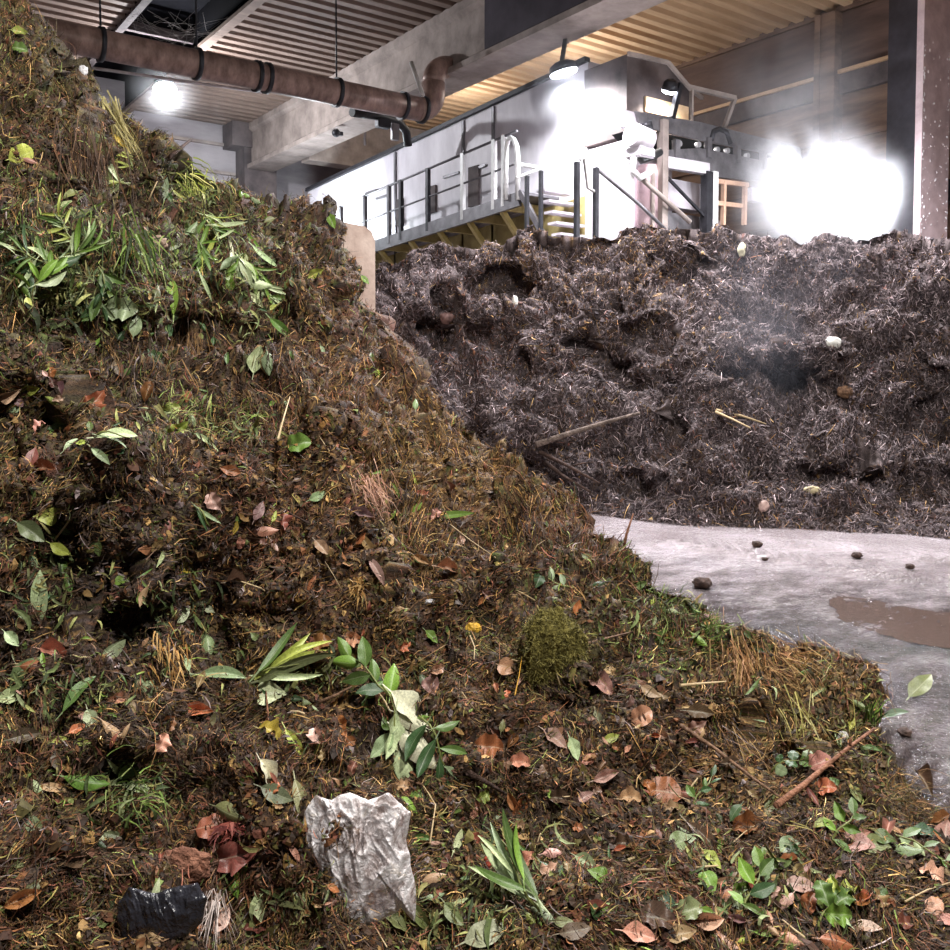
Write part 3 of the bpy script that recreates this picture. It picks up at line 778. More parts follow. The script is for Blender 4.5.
# hose into the white housing
s = MB(); s.tube([at(352, 112, Y=19.0), at(380, 116, Y=19.2), at(398, 121, Y=19.4), at(406, 131, Y=19.5), at(408, 146, Y=19.6)], .11, 12)
root = empty('flexible_hose', tuple(at(408, 146, Y=19.6)), 'black flexible hose bending down behind the white housing', 'hose')
s.build('hose', M_rubber, root)
p = at(383, 124, Y=19.1); s = MB(); s.box(p - np.array([.18, .1, .1]), p + np.array([.18, .1, .1]), .02); s.build('hose_clamp', M_dark, root)
p = at(395, 132, Y=19.1); s = MB(); s.box(p - np.array([.1, .05, .2]), p + np.array([.1, .05, .2]), .01); s.build('sensor_box', M_steel, root)
# wall lights far behind / sprinkler pendants
for px, py in ((365, 145),):
    p = at(px, py, Y=24); s = MB(); s.tube([p + np.array([0, 0, 1.0]), p], .04, 8); s.box(p + np.array([-.35, -.2, .9]), p + np.array([.35, .2, 1.1]))
    o = s.build('roof_hanger', M_conc_d); tag(o, 'small grey hanger under the roof beyond the duct', 'hanger')
for px, py, l in ((231, 109, 'small dark sensor on the pale beam side above the lit roof bay'), (336, 133, 'small dark sensor on the pale beam near the duct end')):
    p = at(px, py, X=11.8); s = MB(); s.ball(p, .12, 2, (1, 1, 1)); s.box(p + np.array([0, -.05, -.05]), p + np.array([.2, .05, .05]))
    o = s.build('beam_sensor', M_dark); tag(o, l, 'sensor')
# cobwebs under the rooflight
s = MB(); rw = random.Random(9)
wp = [at(px, py, Z=H - .1) for px, py in ((118, 6), (150, 14), (168, 24), (186, 14), (205, 22), (228, 22))]
for k in range(26):
    a = Vector(rw.choice(wp)) + Vector((rw.gauss(0, .3), rw.gauss(0, .3), 0)); b_ = Vector(rw.choice(wp)) + Vector((rw.gauss(0, .3), rw.gauss(0, .3), rw.uniform(-.5, 0)))
    mid = (a + b_) / 2 + Vector((0, 0, -rw.uniform(.1, .6)))
    s.tube([a, mid, b_], .003, 3, False)
o = s.build('cobweb', M_web); tag(o, 'dusty grey cobwebs hanging under the dark rooflight', 'cobweb', kind='stuff')

# ------------------------------------------------------------------ white housing with walkway
XC = 13.1
t0, t1 = at(588, 61, X=XC), at(308, 191, X=XC)
root = empty('screening_drum_housing', (XC, 14, 0), 'long white sheet metal machine housing behind the railed walkway', 'machine housing')
def on_top(y):  # the housing's roof line
    f_ = (y - t0[1]) / (t1[1] - t0[1]); return t0[2] + (t1[2] - t0[2]) * f_
y0, y1 = t0[1], t1[1]
s = MB(); s.prism([(XC, y0, 3.2), (XC, y1, 3.2), (XC, y1, on_top(y1)), (XC, y0, on_top(y0))], (2.6, 0, 0)); s.build('housing_body', M_white, root)
s = MB(); s.beam((XC - .02, y0, on_top(y0) + .03), (XC - .02, y1, on_top(y1) + .03), .16, .1); s.build('roof_edge', M_dark, root)
for px in (396, 464, 494):
    p = at(px, 180, X=XC); y = p[1]
    s = MB(); s.box((XC - .05, y - .04, 4.6), (XC + .01, y + .04, on_top(y) - .05)); s.build('panel_seam', M_steel, root)
for px0, px1, py0, py1 in ((427, 437, 188, 212), (470, 480, 168, 205), (398, 404, 200, 225)):
    a = at(px0, py0, X=XC); c = at(px1, py1, X=XC)
    s = MB(); s.box((XC - .06, c[1], c[2]), (XC, a[1], a[2])); s.build('dark_strip', M_conc_d, root)  # flat dark strips set on the housing wall
for px, py in ((372, 192), (383, 197), (452, 175), (478, 168)):
    p = at(px, py, X=XC); s = MB(); s.box(p - np.array([.05, .35, .03]), p + np.array([0, .35, .03])); s.build('door_latch', M_steel, root)
# end hood
YH = at(627, 54, X=XC - .1)[1]
zt2 = at(627, 54, X=XC - .1)[2]
root = empty('extraction_hood', (XC, YH, 0), 'stained brown hood on the near end of the white housing', 'hood')
xh = at(690, 90, Y=YH)[0]; zc = at(690, 90, Y=YH)[2]; xc2 = at(667, 63, Y=YH)[0]; zc2 = at(667, 63, Y=YH)[2]
zlow = at(650, 140, Y=YH)[2]
s = MB(); s.prism([(XC - .1, YH, zlow), (XC - .1, YH, zt2), (xc2, YH, zc2), (xh, YH, zc), (xh, YH, zlow)], (0, y0 - YH, 0)); s.build('hood_body', M_sooty, root)
s = MB(); s.beam((XC - .1, YH - .03, zt2), (xc2, YH - .03, zc2), .06, .08); s.beam((xc2, YH - .03, zc2), (xh, YH - .03, zc), .06, .08); s.beam((xh, YH - .03, zc), (xh, YH - .03, zlow), .06, .1); s.build('edge_angle', M_conc, root)
s = MB(); s.prism([(XC - .15, YH - .1, 3.4), (XC - .15, YH - .1, zlow - .1), (XC + 1.0, YH - .1, zlow - .35), (XC + 1.0, YH - .1, 3.4)], (0, y0 - YH - .0, 0)); s.build('lower_casing', M_white, root)
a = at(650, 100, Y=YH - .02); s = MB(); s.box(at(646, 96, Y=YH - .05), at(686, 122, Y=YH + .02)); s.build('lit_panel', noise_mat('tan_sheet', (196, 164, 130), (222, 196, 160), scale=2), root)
# frame arm from the hood to the wall
p = at(688, 87, Y=YH); q_ = at(735, 98, Y=YH); 
root = empty('cable_gantry', tuple(p), 'thin pale steel frame reaching from the hood over the conveyor', 'frame')
s = MB(); s.beam(p, q_, .09, .09); s.build('arm', M_conc, root)
s = MB(); s.beam(q_, at(724, 128, Y=YH), .08, .08); s.build('post', M_conc, root)
s = MB(); s.beam(p, at(702, 98, Y=YH + .5), .07, .07); s.build('brace', M_conc, root)

# walkway
XW = 12.0
wa, wb = at(520, 194, X=XW), at(330, 258, X=XW)
wz = lambda y: wa[2] + (wb[2] - wa[2]) * (y - wa[1]) / (wb[1] - wa[1])
root = empty('walkway', (XW, wa[1], wa[2]), 'raised steel walkway with tube railing along the white housing', 'walkway')
s = MB(); s.prism([(XW, wa[1], wa[2]), (XW, wb[1], wb[2]), (XW, wb[1], wb[2] + .06), (XW, wa[1], wa[2] + .06)], (XC - XW, 0, 0)); s.build('deck', M_steel, root)
s = MB(); s.beam((XW, wa[1], wa[2] - .1), (XW, wb[1], wb[2] - .1), .08, .3); s.build('edge_beam', M_steel, root)
rh = at(505, 136, X=XW)[2] - wz(at(505, 136, X=XW)[1])
s = MB()
ya, yb = wa[1] + .1, wb[1]
s.tube([(XW, ya, wz(ya) + rh), (XW, yb, wz(yb) + rh)], .03, 8); s.build('handrail', M_steel, root)
s = MB(); s.tube([(XW, ya, wz(ya) + rh * .5), (XW, yb, wz(yb) + rh * .5)], .025, 8); s.build('midrail', M_steel, root)
for px, mt in ((341, M_steel), (365, M_steel), (389, M_steel), (401, M_dark), (428, M_dark), (463, M_tube), (494, M_tube), (504, M_tube)):
    y = at(px, 190, X=XW)[1]
    s = MB(); s.box((XW - .045, y - .05, wz(y) - .15), (XW + .045, y + .05, wz(y) + rh + .02)); s.build('rail_post', mt, root)
for px in (350, 378, 408, 437, 467, 500):
    y = at(px, 230, X=XW)[1]
    s = MB(); s.beam((XW + .05, y, wz(y) - .2), (XC, y + .25, wz(y) - 1.15), .09, .12); s.build('brace', M_yel, root)
    s = MB(); s.beam((XW, y - .1, wz(y) - .12), (XC, y - .1, wz(y) - .12), .12, .2); s.build('cross_beam', M_yel, root)
s = MB(); s.prism([(XC - .05, wb[1], 3.2), (XC - .05, y0, 3.2), (XC - .05, y0, wz(y0) - .1), (XC - .05, wb[1], wz(wb[1]) - .1)], (.04, 0, 0)); s.build('underside_panel', M_yel, root)
# white gate hoop at the walkway's end
root = empty('gate_hoop', tuple(wa), 'bright white tube hoop at the head of the steps', 'railing')
g0, g1 = at(507, 200, X=XW - .05), at(518, 205, Y=wa[1] - .2)
s = MB()
gx_ = at(507, 140, X=XW - .05); 
top1 = at(507, 142, X=XW - .05); 
top2 = Vector((XW + .22, wa[1] - .35, top1[2] - .25))
s.tube([at(*q_, X=XW - .06) for q_ in ((506, 200), (506, 160), (506.5, 146), (508, 140), (511, 137.5), (514, 140), (516.5, 146), (517.5, 156), (518, 200))], .055, 10); s.build('hoop', M_tube, root)
s = MB(); s.tube([(XW - .05, wa[1] + .12, wz(wa[1]) + .65), (XW + .22, wa[1] - .35, wz(wa[1]) + .5)], .045, 8); s.build('crossbar', M_tube, root)
s = MB(); s.beam((XW, wa[1], wa[2] + .05), (XW + .3, wa[1] - .5, wa[2] - 1.0), .2, .1); s.build('stringer', M_steel, root)
# steps going down from the walkway end
YS = wa[1] - .3
root = empty('steps', (XW + .3, YS, wa[2]), 'white metal steps beside the white casing under the lamp', 'steps')
for k in range(5):
    zz = wa[2] + .05 - k * .24; yy = YS - .1 - k * .12
    s = MB(); s.box((XW + .2, yy - .18, zz - .05), (XW + 1.0, yy + .1, zz)); s.build('tread', M_white, root)
for px, pyt in ((527, 176), (541, 171)):
    p = at(px, pyt, Y=YS - .35); s = MB(); s.box((p[0] - .035, p[1] - .035, wa[2] - 1.4), (p[0] + .035, p[1] + .035, p[2])); s.build('post', M_dark, root)
s = MB(); s.tube([at(516, 178, Y=YS - .35), at(548, 166, Y=YS - .35)], .03, 8); s.build('rail', M_tube, root)
# second stair: posts and sloping hand rails in front of the casing
YQ = YH - .9
root = empty('stair_railing', tuple(at(597, 220, Y=YQ)), 'dark posts with sloping handrail in front of the white casing', 'railing')
for px, a, c in ((577, 162, 226), (596, 168, 230)):
    p, q_ = at(px, a, Y=YQ), at(px, c, Y=YQ); s = MB(); s.box((p[0] - .04, p[1] - .04, q_[2] - .5), (p[0] + .04, p[1] + .04, p[2])); s.build('post', M_dark, root)
s = MB(); s.tube([at(596, 168, Y=YQ), at(640, 205, Y=YQ), at(668, 232, Y=YQ)], .035, 8); s.build('handrail', M_steel, root)
s = MB(); s.tube([at(580, 160, Y=YQ), at(584, 158, Y=YQ), at(588, 188, Y=YQ), at(597, 193, Y=YQ)], .03, 8); s.build('hoop', M_tube, root)
s = MB(); s.tube([at(632, 170, Y=YQ + .2), at(690, 222, Y=YQ + .2)], .05, 8); s.build('upper_handrail', M_conc, root)

# conveyor
YV = YH - .5
def cv(px, py): return at(px, py, Y=YV)
root = empty('belt_conveyor', tuple(cv(650, 150)), 'long inclined belt conveyor running down behind the steam', 'conveyor')
def plate(name, pts, dy, mat):
    s = MB(); s.prism([tuple(cv(*p)) for p in pts], (0, dy, 0)); return s.build(name, mat, root)
plate('upper_side_plate', [(636, 111), (700, 122), (800, 147), (802, 160), (700, 140), (640, 126)], .06, M_steel)
plate('lower_side_plate', [(664, 150), (700, 148), (790, 166), (830, 176), (828, 192), (790, 184), (710, 176), (664, 168)], .06, M_steel)
s = MB(); s.prism([tuple(cv(*p) + np.array([0, .12, 0])) for p in ((642, 126), (700, 139), (802, 160), (826, 178), (700, 152), (664, 150))], (0, .7, 0)); s.build('belt', noise_mat('belt_rubber', (9, 9, 10), (18, 18, 19), scale=6, rough=.8, spec=.2), root)
for px, py in ((682, 143), (701, 144), (720, 149), (730, 150), (750, 155), (771, 160), (788, 163)):
    p = cv(px, py); s = MB(); s.tube([p + np.array([0, .04, 0]), p + np.array([0, .3, 0])], .06, 12); s.build('roller', plain('polished_roller', (225, 225, 230), rough=.2, metal=.6), root)
for px, a, c in ((676, 140, 158), (708, 138, 158), (737, 146, 164), (763, 152, 170)):
    s = MB(); s.beam(cv(px, a), cv(px, c), .12, .12, (0, 1, 0)); s.build('stanchion', M_steel, root)
s = MB(); s.tube([cv(711, 140), cv(713, 132), cv(719, 129), cv(726, 132), cv(730, 144)], .06, 8); s.build('guard_hoop', M_dark, root)
s = MB(); s.beam(cv(672, 118), cv(680, 84), .1, .1, (0, 1, 0)); s.build('mast', M_dark, root)
for px, a, c, w, mt in ((663, 120, 232, .16, M_conc), (707, 172, 232, .18, M_dark), (713, 172, 232, .16, M_tube), (630, 118, 235, .12, M_tube)):
    p, q_ = cv(px, a), cv(px, c); s = MB(); s.box((p[0] - w / 2, p[1] - w / 2, q_[2] - .6), (p[0] + w / 2, p[1] + w / 2, p[2])); s.build('leg', mt, root)
s = MB(); s.beam(cv(664, 162), cv(708, 169), .1, .22); s.build('cross_beam', M_white, root)
s = MB(); s.beam(cv(666, 176), cv(706, 218), .05, .05); s.build('brace', M_dark, root)
for pts in (((715, 181), (748, 185)), ((716, 203), (742, 206)), ((724, 181), (723, 225)), ((745, 185), (744, 225))):
    s = MB(); s.beam(cv(*pts[0]), cv(*pts[1]), .07, .09, (0, 1, 0) if pts[0][0] - pts[1][0] in (1, ) else (0, 0, 1)); s.build('frame_bar', noise_mat('warm_steel', (176, 140, 116), (206, 170, 146), scale=2), root)
for px in (757, 771):
    p, q_ = cv(px - 5, 187), cv(px + 5, 202); s = MB(); s.box((p[0], p[1], q_[2]), (q_[0], p[1] + .2, p[2]), .01); s.build('switch_box', M_white, root)
# casing and tank under the conveyor
YT = YH - .1
root = empty('side_casing', tuple(at(690, 200, Y=YT)), 'bright white sheet panel below the belt conveyor', 'panel')
s = MB(); a, c = at(668, 178, Y=YT), at(706, 212, Y=YT); s.box((a[0], a[1], c[2]), (c[0], a[1] + .3, a[2])); s.build('panel', M_white, root)
s = MB(); a, c = at(668, 212, Y=YT), at(706, 250, Y=YT); s.box((a[0], a[1], c[2] - .4), (c[0], a[1] + .3, a[2])); s.build('base', M_steel, root)
root = empty('dust_tank', tuple(at(648, 215, Y=YT - .2)), 'pinkish upright cylinder under the head of the conveyor', 'tank')
p, q_ = at(648, 166, Y=YT - .1), at(648, 240, Y=YT - .1); s = MB(); s.tube([(p[0], p[1], q_[2] - .5), tuple(p - np.array([0, 0, .15])), tuple(p)], [.26, .26, .2], 20); s.build('cylinder', noise_mat('pink_grey_paint', (176, 150, 156), (200, 176, 182), scale=2), root)
for dx_ in (-.12, .12): 
    s = MB(); s.tube([(p[0] + dx_, p[1] - .25, q_[2] - .4), (p[0] + dx_, p[1] - .25, p[2] - .2)], .04, 8); s.build('pipe', M_conc, root)
# gear motor at the conveyor head
root = empty('drive_motor', tuple(cv(640, 160)), 'white gear motor and hoses at the head of the conveyor', 'motor')
YM = YV - .35
def mv(px, py): return at(px, py, Y=YM)
s = MB(); s.tube([mv(631, 134), mv(648, 141)], .22, 16); s.build('motor_body', M_white, root)
s = MB(); a, c = mv(634, 146), mv(650, 160); s.box((a[0], YM - .15, c[2]), (c[0], YM + .25, a[2]), .03); s.build('gearbox', M_white, root)
s = MB(); a, c = mv(639, 104), mv(662, 128); s.box((a[0], YM + .4, c[2]), (c[0], YM + .5, a[2]), .02); s.build('guard_plate', M_white, root)
s = MB(); a, c = mv(656, 126), mv(663, 138); s.box((a[0], YM + .3, c[2]), (c[0], YM + .4, a[2])); s.build('red_brown_cover', plain('brown_cover', (120, 84, 80)), root)
s = MB(); s.tube([mv(636, 150), mv(642, 160), mv(652, 156), mv(660, 152)], .08, 10); s.build('hose', M_rubber, root)
s = MB(); s.tube([mv(634, 158), mv(632, 170), mv(640, 178), mv(650, 172)], .06, 10); s.build('hose', M_tube, root)
s = MB(); s.tube([mv(644, 128), mv(648, 124), mv(650, 134)], .09, 10); s.build('coupling', M_dark, root)

# ------------------------------------------------------------------ floodlights
def lamp(name, kind, loc, energy, color=(1, 1, 1), size=.3, rot=None, spot=None, blend=.5):
    l = bpy.data.lights.new(name, kind); l.energy = energy; l.color = color
    if kind == 'AREA': l.size = size
    else: l.shadow_soft_size = size
    if kind == 'SPOT': l.spot_size = math.radians(spot); l.spot_blend = blend
    o = bpy.data.objects.new(name, l); COL.objects.link(o); o.location = loc
    if rot is not None: o.rotation_euler = rot
    return o
def aim(o, target):
    d = Vector(target) - Vector(o.location); o.rotation_euler = d.to_track_quat('-Z', 'Y').to_euler()
M_lens = emit_mat('lit_lens', (236, 242, 255), 30.0)
def floodlight(loc, target, label, energy, r=.2, arm=None, color=(.95, .97, 1), spot=None, blend=.6, soft=.15):
    loc = Vector(loc); d = (Vector(target) - loc).normalized()
    root = empty('floodlight', tuple(loc), label, 'floodlight')
    s = MB(); s.tube([loc - d * .22, loc - d * .16, loc - d * .02], [r * .55, r * .95, r * 1.08], 20); s.build('housing', M_dark, root)
    s = MB(); s.tube([loc - d * .01, loc + d * .02, loc + d * .05], [r, r * .95, r * .6], 20); s.build('lens', M_lens, root)
    if arm is not None:
        s = MB(); s.beam(loc - d * .2, arm, .08, .08); s.build('bracket', M_dark, root)
    o = lamp('lamp', 'SPOT' if spot else 'POINT', loc + d * (.1 + soft), energy, color, soft, spot=spot or 90, blend=blend); aim(o, loc + d * 9)
    o.parent = root; o.matrix_parent_inverse = root.matrix_basis.inverted() if False else Matrix.Translation(loc).inverted()
    return root
L1 = at(564, 73, X=12.3)
floodlight(L1, L1 + np.array([.25, -.1, -1]), 'dazzling floodlight at the near top corner of the white housing', 1100, .28, (12.6, L1[1] + .3, 8.5), spot=155)
L2 = at(165, 91, Z=9.0)
floodlight(L2, L2 + np.array([-.1, -.6, -1]), 'floodlight under the rusty duct pipe beside the heap top', 1500, .3, (L2[0], L2[1] + .1, H))
L4 = at(296, 222, X=11.3)  # unseen lamp added to brighten the far end of the white housing
floodlight(L4, L4 + np.array([1.0, .3, -.1]), 'unseen cool floodlight added behind the heap crest to brighten the far housing end', 500, .2, (L4[0], L4[1], 0), color=(.86, .95, 1), soft=.3)
L3 = at(669, 91, Y=YH - .45)
floodlight(L3, L3 + np.array([.2, .55, -1]), 'floodlight on the stained brown hood above the conveyor', 420, .15, tuple(at(676, 100, Y=YH)), color=(1, .93, .84), spot=150)
# floodlights drowned in the steam behind the far heap
for px, py, en in ((806, 190, 330), (862, 198, 560)):
    p = at(px, py, q=16.6)
    floodlight(p, p - HF * 3 + np.array([0, 0, -.7]), 'floodlight glaring through thick steam behind the far heap crest, ' + ('conveyor side' if px == 806 else 'column side'), en, .22, (p[0], p[1], 3.2), soft=.3)
# lamps of the bay we stand in (above and behind us)
def R3(x, y, z): return RT * x + HF * y + np.array([0, 0, z])
for (x, y, zz, en, t) in ((1.2, 3.0, 9.0, 2300, (-.8, 5.0, 0)), (2.4, -1.5, 7.5, 2600, (-.5, 4.5, 0)), (-3.2, 2.0, 9.3, 120, (-3, 7, 1))):
    floodlight(R3(x, y, zz), R3(*t), 'roof floodlight over the near bay', en, .22, tuple(R3(x, y, H + .1)), color=(1, .96, .9), spot=150, soft=.3)['group'] = 'roof floodlights over the near bay'
for (x, y, zz, en, t) in ((1.2, 14.6, 9.5, 4600, (1.2, 13.4, 0)), (6.2, 14.0, 9.5, 4800, (6, 12.6, 0)), (4.5, 10.0, 9.5, 1300, (4.5, 12.0, 0))):
    floodlight(R3(x, y, zz), R3(*t), 'roof floodlight over the far bay', en, .22, tuple(R3(x, y, H + .1)), color=(1, .96, 1), spot=140, soft=.3)['group'] = 'roof floodlights over the far bay'
for (x, y, zz, t, lab) in ((15.6, 22.0, 8.55, (15.6, 21, 12), 'unseen floodlight added behind the white housing, tilted up at the ceiling, far end'), (15.9, 17.5, 8.4, (16, 17, 12), 'unseen floodlight added behind the white housing, tilted up at the ceiling, hood end')):
    floodlight((x, y, zz), t, lab, 170, .2, (x, y, 7.2), color=(1, .95, .88), soft=.3)  # unseen uplights added to brighten the ceiling behind the beam
w = bpy.data.worlds.new('hall_air'); SC.world = w; w.use_nodes = True
bg = w.node_tree.nodes['Background']; bg.inputs[0].default_value = (.55, .6, .75, 1); bg.inputs[1].default_value = .05
# ------------------------------------------------------------------ things lying on the heap
M_leaf = leaf_mat('leaf_blade')
def leaf_mesh(name, asp, prof, fold, bow, curl, nx=10, ny=4, lobes=0, wave=0.0, seed=0):
    """leaf along +x from 0 to 1; asp = width/length; fold lifts the sides, bow bends it along, curl rolls the edges"""
    rg = np.random.default_rng(seed)
    V, UV = [], []
    ph = rg.uniform(0, 6)
    for i in range(nx + 1):
        u = i / nx
        w = np.interp(u, np.linspace(0, 1, len(prof)), prof) * asp / 2
        if lobes: w *= 1 - .24 * abs(math.sin(u * PI * lobes))
        for j in range(-ny, ny + 1):
            v = j / ny
            y = v * w
            z = fold * abs(v) * w * 2 - curl * (v * v) * w * 2 - bow * (u - .45) ** 2 + wave * w * 2 * math.sin(u * 14 + ph + (2 if v > 0 else 0)) * abs(v)
            V.append((u - .5, y + .04 * math.sin(u * 3 + ph), z)); UV.append((u, v))
    m = 2 * ny + 1
    Q = [(i * m + j, i * m + j + 1, (i + 1) * m + j + 1, (i + 1) * m + j) for i in range(nx) for j in range(m - 1)]
    # stalk
    b = len(V)
    for k, (x, w) in enumerate(((-.5, .018), (-.62, .012), (-.72, .012))):
        y0 = .04 * math.sin(ph)
        V += [(x, y0 - w, -bow * .2 - k * .012), (x, y0, .012 - bow * .2 - k * .012), (x, y0 + w, -bow * .2 - k * .012)]; UV += [(0, .0)] * 3
    for k in range(2):
        for j in range(2): Q.append((b + k * 3 + j, b + k * 3 + j + 1, b + k * 3 + j + 4, b + k * 3 + j + 3))
    me = np_mesh(name, V, Q, True, uv=UV)
    me.materials.append(M_leaf)
    return me
OV = (.05, .62, .95, 1, .92, .72, .42, .04); LA = (.04, .5, .85, 1, .98, .85, .55, .03); BL = (.25, .7, .95, 1, .95, .8, .5, .02); HE = (.5, .98, 1, .9, .72, .5, .26, .03); RO = (.1, .8, 1, 1, 1, .95, .75, .2)
TM = {
    'oval': [leaf_mesh('leaf', .5, OV, .12, .25, .0, seed=1, wave=.05), leaf_mesh('leaf', .46, OV, -.1, .5, .2, seed=2), leaf_mesh('leaf', .54, OV, .3, -.3, .0, seed=3, wave=.1)],
    'lance': [leaf_mesh('leaf', .3, LA, .2, .3, 0, seed=4, wave=.04), leaf_mesh('leaf', .27, LA, .35, .6, 0, seed=5), leaf_mesh('leaf', .33, LA, -.1, -.35, .1, seed=6, wave=.08)],
    'blade': [leaf_mesh('leaf', .13, BL, .3, .35, 0, 14, 2, seed=7), leaf_mesh('leaf', .11, BL, .45, .8, 0, 14, 2, seed=8), leaf_mesh('leaf', .16, BL, .2, -.4, 0, 14, 2, seed=9)],
    'heart': [leaf_mesh('leaf', .8, HE, .15, .3, .0, seed=10, wave=.06), leaf_mesh('leaf', .75, HE, -.15, .4, .2, seed=11)],
    'curl': [leaf_mesh('leaf', .5, OV, .9, .7, -.3, seed=12, wave=.2), leaf_mesh('leaf', .42, OV, 1.3, -.6, .4, seed=13, wave=.25), leaf_mesh('leaf', .6, RO, .6, .9, .0, seed=14, wave=.35)],
    'round': [leaf_mesh('leaf', .88, RO, .1, .3, .1, seed=15, wave=.08), leaf_mesh('leaf', .8, RO, .3, .5, .0, seed=16, wave=.15)],
    'lobed': [leaf_mesh('leaf', .85, RO, .3, .6, .0, 18, 4, lobes=3, seed=17, wave=.2), leaf_mesh('leaf', .8, HE, .5, -.5, .0, 18, 4, lobes=2.5, seed=18, wave=.3)],
}
def hit(px, py, bvh=None):
    d = Vector(ray(px, py)).normalized()
    loc, nor, _, dist = (bvh or BVH_N).ray_cast(Vector(CAM), d)
    if loc is None: return None
    # smooth the normal over the neighbourhood
    ns = nor if nor.dot(d) < 0 else -nor
    for dx_, dy_ in ((7, 0), (-7, 0), (0, 7), (0, -7)):
        l2, n2, _, d2 = (bvh or BVH_N).ray_cast(Vector(CAM), Vector(ray(px + dx_, py + dy_)).normalized())
        if l2 is not None and abs(d2 - dist) < .25: ns = ns + (n2 if n2.dot(d) < 0 else -n2)
    return loc, ns.normalized(), d, dist
def frame_at(px, py, ang, face=.45, tilt=0.0, rng=random):
    """place and axes of a thing lying at px,py whose length runs at ang degrees in the view"""
    h = hit(px, py)
    if h is None: return None
    loc, nor, d, dist = h
    n = (nor * (1 - face) - d * face + Vector((0, 0, .15)) + Vector((rng.gauss(0, tilt), rng.gauss(0, tilt), rng.gauss(0, tilt)))).normalized()
    a = math.radians(ang)
    t = Vector(RT) * math.cos(a) + Vector(UP) * math.sin(a)
    t = (t - n * t.dot(n)).normalized()
    return loc, Matrix((t, n.cross(t), n)).transposed(), dist, n
RL = random.Random(77)
def put(name, me, px, py, L, ang, col, label, cat, group=None, face=.45, lift=.012, parent=None, tilt=.1, squash=1.0):
    fr = frame_at(px, py, ang, face, tilt, RL)
    if fr is None: return None
    loc, R, dist, n = fr
    Ls = L * dist / F * .84
    o = bpy.data.objects.new(name, me); COL.objects.link(o)
    o.matrix_world = Matrix.Translation(loc + n * (lift + .1 * Ls)) @ R.to_4x4() @ Matrix.Diagonal((Ls, Ls * squash, Ls, 1))
    o.color = (*lin(*col), 1)
    tag(o, label, cat, group)
    return o
C_ = dict(orange=(188, 116, 76), rust=(146, 92, 58), salmon=(198, 142, 118), pink=(208, 166, 148), tan=(184, 152, 112), brown=(104, 78, 60), red=(136, 78, 62), mauve=(150, 118, 112),
          green=(92, 120, 56), bright=(116, 150, 58), dark=(58, 88, 48), olive=(122, 130, 84), pale=(186, 200, 152), sage=(140, 158, 118), yellow=(206, 176, 78), lime=(176, 186, 88), cream=(230, 228, 196))
CN = dict(orange='orange', rust='rust brown', salmon='salmon', pink='pinkish', tan='tan', brown='brown', red='red brown', mauve='mauve grey', green='green', bright='bright green', dark='dark green', olive='olive green',
          pale='pale green', sage='grey green', yellow='yellow', lime='yellow green', cream='cream')
MARKS = [('white plastic bag', 358, 868), ('black plastic bag', 165, 918), ('mossy clod', 553, 650), ('dry straw tuft', 746, 670), ('cream leaf sprig', 391, 722), ('reddish fallen branch', 825, 775), ('bundle of long blades', 285, 670),
         ('concrete wall end', 355, 265), ('yellow petal', 473, 629), ('dark green sprig', 430, 742), ('grass blade cluster', 513, 880), ('celery like sprig', 829, 922), ('green sprig with a pink leaf', 838, 836), ('rust curled leaf', 664, 793),
         ('flower head', 496, 867), ('bamboo like foliage', 65, 255), ('drooping blades', 235, 255), ('salmon fibre wad', 367, 482), ('ochre flower cluster', 356, 592), ('red petals', 236, 822), ('pale blade pair', 111, 441),
         ('dark hollow', 70, 575), ('grey green round leaf', 8, 530), ('thin pale stalk', 290, 300), ('straw edge tuft', 895, 808), ('upright dark twig', 628, 528), ('broken stick end', 180, 156), ('orange leaf on the shelf', 55, 384), ('white roots', 212, 895),
         ('yellow clump of grass', 190, 190)]
def where(px, py, rnd=True):
    ms = sorted(MARKS, key=lambda m: (m[1] - px) ** 2 + (m[2] - py) ** 2)
    n, mx, my = ms[0]
    dx, dy = px - mx, py - my
    dd = math.hypot(dx, dy)
    how = 'just ' if dd < 45 else 'well ' if dd > 95 else ''
    if abs(dy) >= 1.7 * abs(dx): s = how + ('above' if dy < 0 else 'below') + ' the ' + n
    elif abs(dx) >= 1.7 * abs(dy): s = ('close ' if dd < 45 else 'far ' if dd > 95 else '') + 'beside the ' + n + (', floor side' if dx > 0 else ', hill side')
    else: s = how + ('above' if dy < 0 else 'below') + ' the ' + n + (', floor side' if dx > 0 else ', hill side')
    return s, dd
WAIT = {}
def later_label(o, lead, px, py):
    s, dd = where(px, py)
    WAIT.setdefault((lead, s), []).append((dd, o))
SHAPE = dict(oval='oval', lance='pointed', blade='long narrow', heart='broad', curl='curled', round='round', lobed='crumpled')
SZ = lambda L: 'tiny' if L < 13 else 'small' if L < 22 else 'large' if L > 38 else ''
